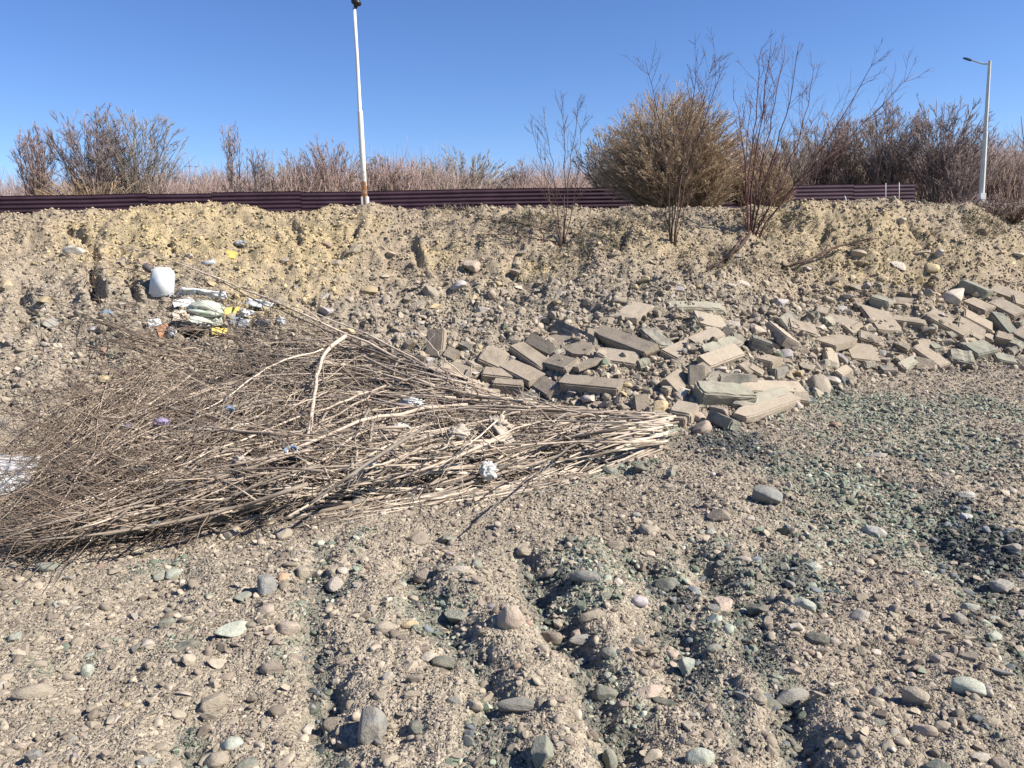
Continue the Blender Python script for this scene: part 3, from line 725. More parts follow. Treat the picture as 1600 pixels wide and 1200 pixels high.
BLOCKS = [
    (742, 493, 836, 520, .20, .07, -8, 'plain', 'long thin tan slab highest of those behind the brush pile'),
    (866, 510, 932, 540, .16, .10, 35, 'dark', 'dark shaded beam parallel behind a lit slab'),  # beam lying in shadow, its shade painted in by the dark concrete
    (868, 526, 922, 556, .26, .09, -6, 'grey', 'sunlit grey slab lying under the dark shaded beam'),
    (936, 522, 1021, 554, .19, .19, 12, 'plain', 'thick square beam with a black shaded underside'),
    (930, 556, 998, 566, .24, .12, 0, 'pale', 'pale flat block under the thick square beam'),
    (896, 577, 937, 562, .18, .06, -20, 'grey', 'triangular concrete shard in front of the pale flat block'),
    (806, 542, 858, 578, .20, .12, -10, 'plain', 'square-edged beam pointing down towards the stacked pair of blocks'),
    (826, 529, 868, 550, .14, .09, 10, 'grey', 'short beam tucked between two longer beams'),
    (753, 553, 790, 569, .28, .12, -5, 'grey', 'squarish slab beside the upright slab'),
    (790, 570, 842, 596, .24, .10, -8, 'plain', 'flat tan slab above the stacked pair of blocks'),
    (754, 586, 808, 592, .20, .15, -18, 'plain', 'upper of two stacked blocks with a black gap below'),
    (770, 603, 818, 607, .18, .15, -25, 'grey', 'lower of two stacked blocks behind the branches'),
    (840, 597, 868, 614, .18, .08, 0, 'plain', 'small broken slab beside the wide scratched slab'),
    (876, 598, 972, 607, .22, .12, -20, 'plain', 'wide tan scratched slab facing forward above the cut branches'),
    (860, 565, 896, 574, .20, .12, -5, 'plain', 'chunky block touching the triangular shard'),
    (1043, 560, 1126, 522, .22, .14, 5, 'pale', 'long sunlit beam sloping up towards the top of the heap'),
    (1043, 481, 1130, 485, .20, .15, -5, 'rough', 'rounded log-like concrete lump at the top of the heap'),
    (1083, 500, 1130, 511, .26, .14, -5, 'pale', 'pale block right under the log-like concrete lump'),
    (1096, 570, 1154, 549, .18, .12, 5, 'pale', 'pale beam end propped over the dark hollow'),
    (1100, 553, 1150, 535, .17, .12, 0, 'rough', 'rough crumbling beam behind the pale beam end'),
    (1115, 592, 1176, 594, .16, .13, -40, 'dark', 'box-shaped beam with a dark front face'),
    (1088, 618, 1172, 624, .24, .24, -22, 'rough', 'biggest greenish rough-edged block at the foot of the bank'),
    (1154, 606, 1252, 609, .18, .10, -8, 'pale', 'long pale slab beside the biggest rough-edged block'),
    (1148, 655, 1242, 622, .18, .10, -5, 'pale', 'lowest long pale slab sloping down at the gravel edge'),
    (1150, 637, 1226, 614, .14, .12, 0, 'rough', 'rough narrow beam behind the lowest long pale slab'),
    (1238, 623, 1264, 626, .18, .10, -12, 'plain', 'small block at the end of the long pale slabs'),
    (1112, 651, 1150, 667, .15, .12, -30, 'green', 'greenish small slab on edge below the biggest block'),
    (1205, 513, 1237, 540, .24, .16, -8, 'pale', 'pale block with a dark flank above the rubble hollow'),
    (1230, 508, 1274, 522, .22, .13, -4, 'grey', 'grey block behind the pale dark-flanked block'),
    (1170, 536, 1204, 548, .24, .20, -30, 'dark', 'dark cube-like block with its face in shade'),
    (1293, 495, 1342, 516, .28, .10, -6, 'grey', 'flat grey slab above the tilted square slab'),
    (1286, 540, 1326, 530, .30, .10, -28, 'plain', 'tilted square slab facing the sun'),
    (1322, 550, 1370, 556, .32, .10, -10, 'plain', 'broad flat slab just above a green-grit slope'),
    (1361, 482, 1392, 522, .34, .12, -4, 'plain', 'tall upright tan slab with a dark left edge'),
    (1393, 500, 1446, 508, .32, .12, -14, 'plain', 'wide tan slab next to the tall upright slab'),
    (1449, 492, 1512, 526, .34, .15, -6, 'plain', 'largest tilted slab with a thick front edge'),
    (1494, 505, 1536, 528, .24, .12, -4, 'grey', 'grey slab overlapping the edge of the largest tilted slab'),
    (1504, 492, 1548, 515, .24, .12, -6, 'plain', 'slab behind the largest tilted slab'),
    (1510, 472, 1547, 488, .26, .14, -6, 'plain', 'square slab lying above the largest tilted slab'),
    (1552, 492, 1582, 527, .16, .18, -12, 'green', 'narrow greenish upright block by the frame edge'),
    (1552, 473, 1594, 495, .24, .14, 0, 'pale', 'pale cracked block behind the narrow greenish block'),
    (1547, 452, 1606, 474, .26, .14, -4, 'plain', 'long slab highest at the far right end'),
    (1503, 444, 1545, 462, .22, .18, -20, 'green', 'dark greenish tilted block next to a big pale boulder'),
    (1362, 468, 1392, 478, .24, .16, -25, 'green', 'small dark green block above the tall upright slab'),
    (1392, 472, 1457, 478, .18, .10, -6, 'plain', 'long thin slab half buried above the wide tan slab'),
    (1430, 542, 1476, 574, .22, .10, 6, 'plain', 'slab leaning over a white-faced block'),
    (1424, 564, 1456, 572, .14, .16, -40, 'pale', 'white-faced wedge block at the gravel edge'),
    (1512, 553, 1545, 545, .24, .18, -15, 'green', 'chunky green block at the foot of the slope'),
    (1551, 558, 1585, 566, .20, .10, -10, 'green', 'pale green flat slab at the foot of the slope'),
    (1554, 527, 1582, 534, .20, .16, -8, 'plain', 'stubby block at the end of the row'),
    (1482, 556, 1520, 562, .22, .12, -4, 'rough', 'rough low slab between gravel and larger slabs'),
    (1580, 470, 1612, 480, .22, .14, 0, 'grey', 'grey slab partly cut by the frame edge'),
    (1585, 520, 1612, 534, .22, .14, -10, 'grey', 'grey block low at the frame edge'),
    (1050, 643, 1086, 650, .26, .16, -8, 'pale', 'pale square block beside the branch butts'),
    (700, 577, 736, 590, .22, .10, -4, 'plain', 'dusty slab nearest the arching branches'),
    (1340, 525, 1372, 536, .18, .12, -8, 'grey', 'small grey block between two big slabs'),
    (975, 500, 1005, 478, .30, .10, -12, 'pale', 'pale tilted square slab above the thick square beam'),
    (1010, 520, 1040, 548, .20, .16, -10, 'rough', 'greenish mortar lump at the end of the thick square beam'),
]
for i, b in enumerate(BLOCKS): put_block(i, *b)
# smaller broken pieces lying between the slabs
made = 0
while made < 60:
    x = rng.uniform(590, 1598); t = np.interp(x, _t[:, 0], _t[:, 1]); y = rng.uniform(max(440, t - 150 + (60 if x > 1300 else 0)), t - 8)
    if x < 1000 and y > 560 + .08 * x: continue
    if any(abs(x - l[0]) < 17 and abs(y - l[1]) < 11 for l in LANDMARKS): continue
    st = ('plain', 'grey', 'pale', 'rough', 'dark', 'plain', 'rough')[int(rng.integers(0, 7))]; ln = rng.uniform(9, 24); a_ = rng.uniform(-.9, .9)
    word = {'plain': 'tan', 'grey': 'grey-brown', 'pale': 'pale', 'rough': 'crumbling', 'dark': 'dark'}[st]; shp_ = 'broken slab piece' if ln > 17 else ('small broken chunk' if ln > 12 else 'tiny concrete fragment')
    d_, l_ = min(((math.hypot(x - l[0], (y - l[1]) * 1.5), l) for l in LANDMARKS), key=lambda q: q[0])
    side = ('just right of' if x > l_[0] else 'just left of') if abs(x - l_[0]) > 1.3 * abs(y - l_[1]) else ('in front of' if y > l_[1] else 'behind')
    lab = f'{word} {shp_} {side} the ' + ' '.join(l_[3].split()[:9])
    if len(lab.split()) > 16 or lab in USED: continue
    USED[lab] = 1; keep_n = len(LANDMARKS)
    put_block(300 + made, x - ln / 2, y - ln * .5 * math.sin(a_), x + ln / 2, y + ln * .5 * math.sin(a_), rng.uniform(.08, .20), rng.uniform(.07, .14), rng.uniform(-35, 35), st, lab); del LANDMARKS[keep_n:]; made += 1
# slabs that stand on end
for i, (px, pt, pb, wp, th, style, lab) in enumerate([(682, 515, 557, 30, .10, 'plain', 'upright rectangular slab standing on end beside the branches'), (1089, 572, 606, 26, .16, 'pale', 'stubby upright chunk standing left of the box-shaped beam')]):
    g = cast1(px, pb); mpp = g[1] / FPX; Hh = (pb - pt) * mpp * 1.05; W = wp * mpp
    me = block_mesh(Hh, W, th, 800 + i, False); me.materials.append(CONC[style])
    o = bpy.data.objects.new('concrete_block', me); C.objects.link(o)
    o.matrix_world = Matrix.Translation((g[0], g[1] + .04, g[2] + Hh * .46)) @ Matrix.Rotation(R(-22 + 10 * i), 4, 'Z') @ Matrix.Rotation(R(-16), 4, 'X') @ Matrix.Rotation(R(90), 4, 'Y') @ Matrix.Rotation(R(90), 4, 'X')
    tag(o, lab, 'concrete block', 'broken concrete blocks dumped on the bank'); LANDMARKS.append((px, (pt + pb) / 2, 34, lab))

# ------------------------------------------------------------------ bigger rubble stones on the bank
RUB = [
    (1490, 464, 50, 34, 'pale', 'angular', 'big pale boulder above the row of slabs'), (1278, 600, 38, 34, 'tan', 'round', 'rounded brown-tan boulder at the toe of the bank'),
    (1298, 592, 26, 24, 'pale', 'round', 'pale rounded stone behind the brown-tan toe boulder'), (1326, 588, 22, 26, 'tan', 'round', 'upright round stone last in line at the bank toe'),
    (1097, 665, 34, 32, 'pink', 'round', 'round pinkish stone under the biggest rough-edged block'), (1064, 648, 30, 34, 'tan', 'angular', 'dusty angular stone above the branch butts'),
    (1030, 632, 30, 30, 'ochre', 'round', 'ochre-tan boulder just behind the branch butts'), (118, 391, 34, 22, 'white', 'angular', 'whitish angular stone by a crack in the eroded bank'),
    (8, 448, 28, 22, 'ochre', 'angular', 'yellow-tan stone at the edge of the view under the crest'), (740, 409, 28, 30, 'pink', 'angular', 'pinkish diamond-shaped slab on the mid slope'),
    (540, 517, 28, 14, 'ochre', 'angular', 'bright ochre stone by the arching branches'), (578, 455, 34, 18, 'ochre', 'angular', 'flat ochre clod on the slope above the brush'),
    (678, 478, 22, 14, 'ochre', 'angular', 'ochre-yellow clod on the middle of the bank'), (1455, 416, 24, 14, 'ochre', 'round', 'pale yellow clod on the grassy slope'),
    (1400, 412, 30, 16, 'pale', 'angular', 'pale stone ledge under the crest'), (1160, 442, 30, 14, 'pale', 'angular', 'pale thin stone below the clump of saplings'),
    (1432, 436, 26, 24, 'ochre', 'angular', 'ochre upright stone above the small dark green block'), (841, 454, 30, 12, 'grey', 'angular', 'grey flat stone on the bank beneath dry grass'),
    (970, 468, 42, 20, 'tan', 'angular', 'broad dark-bottomed rock on the bank centre'), (990, 447, 18, 22, 'ochre', 'angular', 'yellowish upright rock on the bank centre'),
    (641, 536, 24, 34, 'tan', 'angular', 'upright rock standing beside the upright slab'), (1440, 395, 26, 10, 'pale', 'angular', 'thin pale ledge high on the slope'), (1310, 484, 34, 10, 'lilac', 'angular', 'flat whitish stone above the flat grey slab'),
    (162, 590, 18, 16, 'ochre', 'round', 'single yellow rounded stone among thin twigs'), (730, 568, 26, 18, 'grey', 'angular', 'grey cracked rock in front of the squarish slab'),
    (1405, 345, 20, 12, 'pale', 'angular', 'small pale rock just below the crest'), (600, 430, 16, 12, 'tan', 'angular', 'tan lump high on the middle slope'), (510, 380, 24, 14, 'red', 'angular', 'reddish brick-coloured lump on the ochre bank'),
    (1225, 555, 26, 20, 'lilac', 'round', 'lilac-grey rounded rock in the rubble hollow'), (1310, 560, 30, 18, 'lilac', 'round', 'grey-lilac oval rock under the tilted square slab'),
]
for px, py, wp, hp, cl, kd, lab in RUB:
    put_stone('rubble_stone', 'stone', px, py, wp, hp, cl, kd, lab, 'stones in the rubble bank', tilt=.3, sink=.2); LANDMARKS.append((px, py, wp, lab))
def reg_bank():
    x = rng.uniform(5, 1595); t = np.interp(x, _t[:, 0], _t[:, 1]) - 6
    y = rng.uniform(385, t)
    if x < 1000 and y > 520 + .12 * x: return None, None
    if rng.random() < .8 and (y < 440 or x < 560): return None, None
    return x, y
def pal_bank(px, py):
    return rng.choice(['tan', 'brown', 'tan', 'pale', 'pink', 'tan', 'grey', 'ochre', 'tan', 'brown', 'lilac'])
auto_stones('rubble_stone', 'stone', 'rubble stone', 'stones in the rubble bank', reg_bank, 255, lambda x, y: (10 + (y - 385) * .025, 30), .9, pal_bank, .34, ('small', 'medium', 'large'))

# ------------------------------------------------------------------ tubes: branches, stems and twigs
class Tubes:
    def __init__(self, var=.28): self.g = {}; self.var = var
    def add(self, P, r, k=4):
        """P (N,m,3) polylines, r (N,m) radii"""
        P = np.asarray(P, float); r = np.asarray(r, float)
        if P.ndim == 2: P = P[None]; r = r[None]
        self.g.setdefault((P.shape[1], k), []).append((P, r))
    def mesh(self, name, smooth=True):
        Vs, Qs, Cs, off = [], [], [], 0
        for (m, k), lst in self.g.items():
            P = np.concatenate([a for a, _ in lst]); r = np.concatenate([b for _, b in lst]); N = len(P)
            T = np.gradient(P, axis=1); T /= np.linalg.norm(T, axis=-1, keepdims=True) + 1e-9
            ref = np.array((.31, .17, .93)) if abs(T[..., 2]).mean() < .7 else np.array((.9, .37, .11))
            A = np.cross(T, ref); A /= np.linalg.norm(A, axis=-1, keepdims=True) + 1e-9; B = np.cross(T, A)
            th = np.arange(k) * 2 * math.pi / k
            V = P[:, :, None, :] + r[:, :, None, None] * (np.cos(th)[:, None] * A[:, :, None, :] + np.sin(th)[:, None] * B[:, :, None, :])
            Vs.append(V.reshape(-1, 3)); Cs.append(np.repeat(np.clip(1 + self.var * rng.normal(size=N), .4, 1.8), m * k))
            base = off + (np.arange(N) * m * k)[:, None, None] + (np.arange(m - 1) * k)[None, :, None] + np.arange(k)[None, None, :]
            nx = off + (np.arange(N) * m * k)[:, None, None] + (np.arange(m - 1) * k)[None, :, None] + ((np.arange(k) + 1) % k)[None, None, :]
            Qs.append(np.stack([base, nx, nx + k, base + k], -1).reshape(-1, 4))
            for end in (0, (m - 1) * k):       # close both ends
                e = off + (np.arange(N) * m * k)[:, None] + end + np.arange(k)[None, :]
                if end == 0: e = e[:, ::-1]
                Qs.append(e)
            off += N * m * k
        return np_mesh(name, np.concatenate(Vs), Qs, smooth=smooth, col=np.concatenate(Cs)[:, None] * np.ones((1, 3)))

def unit(v): return v / (np.linalg.norm(v, axis=-1, keepdims=True) + 1e-9)
def children(P, r, n, tlo, thi, ratio, ang, m, rr, up=.0, jit=.12, rmin=.0025):
    """n side shoots on every polyline of P (N,m,3); returns polylines and radii"""
    N, M, _ = P.shape
    idx = np.repeat(np.arange(N), n); K = len(idx)
    t = rng.uniform(tlo, thi, K) * (M - 1); i = np.minimum(t.astype(int), M - 2); f = (t - i)[:, None]
    b = P[idx, i] * (1 - f) + P[idx, i + 1] * f; tan = unit(P[idx, i + 1] - P[idx, i])
    br = r[idx, i]
    L = np.linalg.norm(np.diff(P, axis=1), axis=-1).sum(1)[idx] * rng.uniform(*ratio, K) * (1.15 - .65 * t / (M - 1))
    perp = unit(np.cross(tan, rng.normal(size=(K, 3)))); a = R(1) * rng.uniform(*ang, K)
    d = unit(tan * np.cos(a)[:, None] + perp * np.sin(a)[:, None])
    out = np.zeros((K, m, 3)); out[:, 0] = b
    for j in range(1, m):
        d = unit(d + rng.normal(0, jit, (K, 3)) + np.array((0, 0, up)))
        out[:, j] = out[:, j - 1] + d * (L / (m - 1))[:, None]
    r0 = np.maximum(br * rr, rmin)
    rad = r0[:, None] * np.linspace(1, .45, m)[None, :]
    return out, np.maximum(rad, rmin * .7)

# ------------------------------------------------------------------ the heap of cut branches
GUIDES = [
    [(728, 588), (660, 558), (580, 524), (480, 512), (380, 518), (240, 545), (90, 592), (-30, 650)],
    [(765, 604), (660, 574), (540, 548), (390, 560), (230, 608), (80, 684), (-60, 750)],
    [(812, 626), (690, 615), (545, 604), (400, 616), (240, 666), (90, 738), (-60, 800)],
    [(945, 640), (780, 640), (610, 648), (440, 678), (280, 728), (120, 788), (-60, 838)],
    [(1056, 646), (910, 650), (740, 670), (560, 700), (380, 738), (180, 800), (-60, 848)],
    [(1064, 668), (925, 692), (780, 715), (600, 740), (420, 778), (200, 828), (-60, 862)],
    [(1036, 704), (965, 728), (868, 752), (720, 768), (540, 790), (330, 826), (100, 860), (-60, 880)],
]
def resample(pl, n=60):
    a = np.array(pl, float); s = np.concatenate([[0], np.cumsum(np.hypot(*np.diff(a, axis=0).T))])
    u = np.linspace(0, s[-1], n); x = np.interp(u, s, a[:, 0]); y = np.interp(u, s, a[:, 1])
    for _ in range(4):
        x[1:-1] = (x[:-2] + 2 * x[1:-1] + x[2:]) / 4; y[1:-1] = (y[:-2] + 2 * y[1:-1] + y[2:]) / 4
    return np.stack([x, y], -1)
GV = np.stack([resample(g) for g in GUIDES])          # (7,60,2)
def guide_at(v, s):
    """v in 0..6 across the heap, s in 0..1 from the butts to the tips"""
    v = np.clip(v, 0, 5.999); s = np.clip(s, 0, .9999) * 59
    i = v.astype(int); j = s.astype(int); j = np.minimum(j, 58); fv = (v - i)[..., None]; fs = (s - j)[..., None]
    return (GV[i, j] * (1 - fs) + GV[i, j + 1] * fs) * (1 - fv) + (GV[i + 1, j] * (1 - fs) + GV[i + 1, j + 1] * fs) * fv

def branch_paths(N, s0lo, s0hi, llo, lhi, hlo, hhi, m=11, vlo=0, vhi=6, drift=.5):
    v0 = rng.uniform(vlo, vhi, N); s0 = s0lo + (s0hi - s0lo) * rng.random(N) ** 1.1; ln = rng.uniform(llo, lhi, N)
    t = np.linspace(0, 1, m)[None, :]
    dv = rng.normal(0, drift, N)[:, None] * t; cv = rng.normal(0, .30, N)[:, None] * np.sin(math.pi * t) + rng.normal(0, .16, N)[:, None] * np.sin(2 * math.pi * t + rng.uniform(0, 6, (N, 1)))
    s = s0[:, None] + ln[:, None] * t; kink = np.cumsum(rng.normal(0, .05, (N, m)) * (rng.random((N, m)) < .45), 1); v = v0[:, None] + dv + cv + kink + rng.normal(0, .02, (N, m))
    px = guide_at(v, s); px[..., 1] += np.where(v > 6, (v - 6) * 14, 0)
    h0 = rng.uniform(hlo, hhi, N)[:, None]
    h = h0 * (1 - .35 * t) + .05 * np.sin(math.pi * t) * rng.random((N, 1)) + .008 * rng.normal(size=(N, m))
    edge = np.clip(np.minimum(v, 6 - v) / 1.5, .04, 1)
    h = np.maximum(h * edge, .012)
    keep = (s[:, -1] < 1.0)
    px, h = px[keep], h[keep]
    return cast(px[..., 0].ravel(), px[..., 1].ravel(), h.ravel()).reshape(len(px), m, 3), s0[keep]
def taper(N, m, lo, hi, end=.25): return rng.uniform(lo, hi, N)[:, None] * np.linspace(1, end, m)[None, :]

def thin_out(P, *more):
    """leave gaps: sparse on the upper left of the heap, patchy elsewhere"""
    qx, qy = to_px(P[:, P.shape[1] // 2])
    edge = 508 + .12 * (560 - np.minimum(qx, 560))               # above this line only few twigs lie
    k = np.clip((qy - edge) / 110, 0, 1) * .92 + .08
    k = np.where(qx > 430, 1, k) * np.clip(.62 + .75 * vn(qx * .016 + qy * .006, qy * .03, 777), .12, 1)
    keep = rng.random(len(P)) < k
    return (P[keep],) + tuple(m[keep] for m in more)
pile = Tubes(); dark = Tubes()
P, s0 = branch_paths(560, 0, .55, .12, .52, .02, .36, drift=1.1); P, = thin_out(P); rad = taper(len(P), P.shape[1], .006, .015); pile.add(P, rad, 5)
c, cr = children(P, rad, 4, .3, .95, (.15, .42), (14, 52), 6, .55, 0, .14, .0028); dark.add(c, cr, 3)
P, s0 = branch_paths(620, .3, .80, .12, .34, .02, .30, drift=1.1); P, = thin_out(P); rad = taper(len(P), P.shape[1], .004, .009); pile.add(P, rad, 4)
c, cr = children(P, rad, 5, .2, .95, (.25, .6), (12, 50), 6, .6, 0, .14, .0028); dark.add(c, cr, 3)
P, s0 = branch_paths(760, .5, .93, .05, .22, .01, .18, drift=1.0); P, = thin_out(P); rad = taper(len(P), P.shape[1], .003, .006); dark.add(P, rad, 3)
# twigs lying across the others
P, s0 = branch_paths(260, .05, .8, .04, .10, .15, .36, m=7, drift=1.6); P, = thin_out(P); rad = taper(len(P), P.shape[1], .004, .009); pile.add(P, rad, 4)
o = link('brush', pile.mesh('brush'), BARK['brush']); tag(o, 'tangle of dry cut branches heaped at the foot of the bank', 'brush', kind='stuff')
o = link('brush_twigs', dark.mesh('brush_twigs'), BARK['brush_dark']); tag(o, 'fine dark twigs filling the heap of cut branches', 'brush', kind='stuff')

def one_branch(name, pts, r0, r1, mat, label, hs=.1, cat='branch', group=None, nkids=0, k=7, wob=.012, kid=(.15, .4)):
    a = resample(pts, 16); n = len(a)
    h = np.interp(np.linspace(0, 1, n), np.linspace(0, 1, len(np.atleast_1d(hs))), np.atleast_1d(hs)) if np.ndim(hs) else np.full(n, hs)
    p = cast(a[:, 0], a[:, 1], h); p[1:-1] += rng.normal(0, wob, (n - 2, 3)) * .6
    rr = np.linspace(r0, r1, n) * (1 + .10 * rng.normal(size=n)); b = p[0].copy()
    T = Tubes(); T.add(p - b, rr, k)
    if nkids:
        c, cr = children((p - b)[None], rr[None], nkids, .25, .95, kid, (12, 40), 6, .5, 0, .1, .0028); T.add(c, cr, 4)
        c2, cr2 = children(c, cr, 3, .3, .95, (.25, .5), (15, 40), 4, .6, 0, .1, .0025); T.add(c2, cr2, 3)
    o = link(name, T.mesh(name), BARK[mat]); o.location = b
    tag(o, label, cat, group)
    return o
ARCH = 'branches standing out of the brush heap'
one_branch('cut_branch', [(640, 566), (560, 530), (450, 480), (380, 452), (310, 420), (200, 384), (150, 380)], .018, .005, 'brush', 'longest dark branch arching from the heap up across the ochre bank', [.10, .30, .40, .36, .25, .2], group=ARCH, nkids=9, kid=(.06, .18))
one_branch('cut_branch', [(660, 580), (580, 548), (480, 502), (400, 470), (330, 432)], .014, .005, 'brush', 'second arching branch running just below the longest one', [.12, .28, .36, .3], group=ARCH, nkids=6, kid=(.08, .2))
one_branch('cut_branch', [(700, 590), (600, 535), (500, 492), (420, 462)], .014, .005, 'brush_pale', 'pale thin branch curving over the stones above the heap', [.12, .22, .2], group=ARCH, nkids=3, kid=(.08, .2))
one_branch('cut_branch', [(540, 525), (505, 545), (495, 580), (489, 640), (480, 690), (474, 716)], .024, .015, 'brush', 'thick light-brown branch lying crosswise over the middle of the heap', [.36, .42, .42, .36, .28, .22], group=ARCH, nkids=0)
one_branch('stripped_pole', [(664, 668), (600, 706), (530, 755), (482, 788)], .0125, .009, 'peeled', 'straight pale stripped pole resting aslant on the heap', [.42, .40, .34, .20], group=None, wob=.001)
one_branch('stripped_pole', [(512, 772), (480, 790), (448, 808)], .010, .006, 'brush_pale', 'short pale stick end poking out below the stripped pole', [.14, .1, .06], wob=.002)
one_branch('cut_branch', [(730, 632), (650, 640), (560, 655), (470, 700), (380, 742), (250, 792)], .018, .007, 'brush', 'long sunlit branch running down the lower middle of the heap', [.3, .34, .3, .24, .2], group=ARCH, nkids=5)
one_branch('cut_branch', [(810, 628), (760, 634), (700, 642), (640, 640)], .026, .020, 'brush', 'thick brown log-like branch between the two bundles', [.16, .22, .24, .2], group=ARCH)
one_branch('cut_branch', [(580, 628), (530, 624), (470, 622)], .026, .022, 'brush', 'short reddish-brown thick limb in the shade of the heap', [.2, .22, .2], group=ARCH)
one_branch('cut_branch', [(400, 660), (340, 675), (290, 672), (235, 680), (190, 695)], .012, .005, 'brush_pale', 'crooked pale twig zigzagging on the left of the heap', [.26, .28, .24, .2], group=ARCH, nkids=2)
one_branch('cut_branch', [(505, 545), (420, 570), (360, 620), (300, 650)], .010, .004, 'brush_pale', 'thin pale twig forking from the crosswise branch', [.36, .34, .3, .24], group=ARCH, nkids=2)
for i, (pts, lab) in enumerate([
    ([(330, 560), (230, 532), (160, 505), (110, 490), (40, 485)], 'thin dark twig bending up from the heap towards the bank, topmost on the left'),
    ([(300, 555), (210, 535), (150, 500), (80, 468)], 'thin dark twig ending high on the pinkish eroded bank'),
    ([(280, 565), (180, 505), (100, 502), (20, 535)], 'thin drooping twig looped over the rubble at the left'),
    ([(250, 580), (150, 545), (70, 545), (0, 575)], 'long dark drooping twig below the looped one'),
    ([(240, 430), (190, 415), (140, 425), (90, 450)], 'fine reddish twig spray beside the white plastic can'),
    ([(235, 412), (190, 408), (130, 412)], 'fine twig sticking out level above the white plastic can'),
    ([(420, 560), (350, 520), (300, 512), (230, 520)], 'thin twig crossing in front of the black bag'),
    ([(560, 540), (470, 500), (400, 495), (330, 502)], 'thin twig lying across the green sack')]):
    one_branch('dry_twig', pts, .009, .004, 'brush_dark', lab, [.08, .22, .25, .2], 'twig', ARCH, nkids=6, k=5, kid=(.12, .3))

# the branches one can follow by eye: an object each
def loose_branches(n, s0lo, s0hi, llo, lhi, vlo, vhi, rlo, rhi, hlo, hhi, mat, words, group, nk):
    P, s0 = branch_paths(n, s0lo, s0hi, llo, lhi, hlo, hhi, vlo=vlo, vhi=vhi, drift=1.0)
    if s0lo > .2: P, = thin_out(P)
    for q in P:
        b = q[0].copy(); rr = rng.uniform(rlo, rhi) * np.linspace(1, .35, len(q))
        T = Tubes(); T.add(q - b, rr, 6)
        if nk:
            c, cr = children((q - b)[None], rr[None], nk, .3, .95, (.15, .4), (10, 32), 6, .55, 0, .08, .0028); T.add(c, cr, 4)
        o = link('cut_branch', T.mesh('cut_branch'), BARK[mat]); o.location = b
        tag(o, words, 'branch', group)
loose_branches(64, 0, .05, .22, .42, 3.9, 5.8, .006, .011, .04, .26, 'brush_pale', 'sunlit pale cut stem fanning out from the butts of the lower bundle', 'pale stems of the lower bundle', 1)
loose_branches(34, 0, .05, .25, .5, 3.2, 6, .006, .011, .04, .24, 'brush', 'brown cut stem of the lower bundle next to the concrete blocks', 'brown stems of the lower bundle', 2)
loose_branches(12, 0, .03, .15, .26, 4.9, 5.7, .008, .011, .06, .2, 'green', 'greenish thick cut stem at the butt end of the lower bundle', 'greenish stems of the lower bundle', 0)
loose_branches(44, 0, .06, .3, .55, 0, 1.9, .007, .014, .06, .3, 'brush', 'brown branch of the upper bundle arching away from the concrete blocks', 'branches of the upper bundle', 3)
loose_branches(80, .2, .5, .2, .4, 1.2, 6, .006, .010, .12, .32, 'brush_pale', 'pale dry branch lying along the top of the heap', 'pale branches on top of the heap', 2)
loose_branches(40, .45, .7, .15, .28, 1, 6, .006, .010, .08, .22, 'brush', 'thin brown branch at the spread-out tip side of the heap', 'thin branches at the tip side of the heap', 4)

def stray(n, xr, yr, ang, ln, hr, r0, mat, words, group, nk, curve=30):
    for _ in range(n):
        x, y = rng.uniform(*xr), rng.uniform(*yr); a = R(rng.uniform(*ang)); L = rng.uniform(*ln); c = rng.normal(0, curve)
        u = np.linspace(0, 1, 6); q = [(x - L * t * math.cos(a) + c * .3 * math.sin(math.pi * t) * math.sin(a), y - L * t * math.sin(a) * .8 - c * math.sin(math.pi * t)) for t in u]
        hh = rng.uniform(*hr); one_branch('cut_branch' if r0 > .007 else 'dry_twig', q, r0 * rng.uniform(.8, 1.2), r0 * .4, mat, words, [hh * .6, hh, hh * 1.1, hh * .8], 'branch' if r0 > .007 else 'twig', group, nkids=nk, k=5, kid=(.12, .35))
stray(22, (230, 520), (525, 590), (-4, 26), (130, 330), (.12, .32), .0065, 'brush_dark', 'long thin dark twig straying from the top of the heap over the bank', 'stray twigs above the heap', 7, 26)
stray(12, (120, 420), (580, 700), (-40, 30), (90, 220), (.15, .35), .006, 'brush_dark', 'thin dark twig sticking out of the spread tips of the heap', 'stray twigs at the tips of the heap', 6, 22)
stray(14, (520, 960), (620, 715), (-55, 50), (60, 170), (.22, .40), .008, 'brush_pale', 'pale broken branch lying askew across the heap', 'askew branches on the heap', 3, 12)
stray(14, (320, 760), (560, 715), (-70, 70), (50, 150), (.24, .42), .0078, 'brush', 'brown broken branch lying askew across the heap', 'askew brown branches on the heap', 4, 12)
stray(10, (700, 1000), (690, 765), (-20, 25), (50, 120), (.03, .08), .006, 'brush', 'loose twig dropped along the lower edge of the heap', 'loose twigs below the heap', 3, 8)

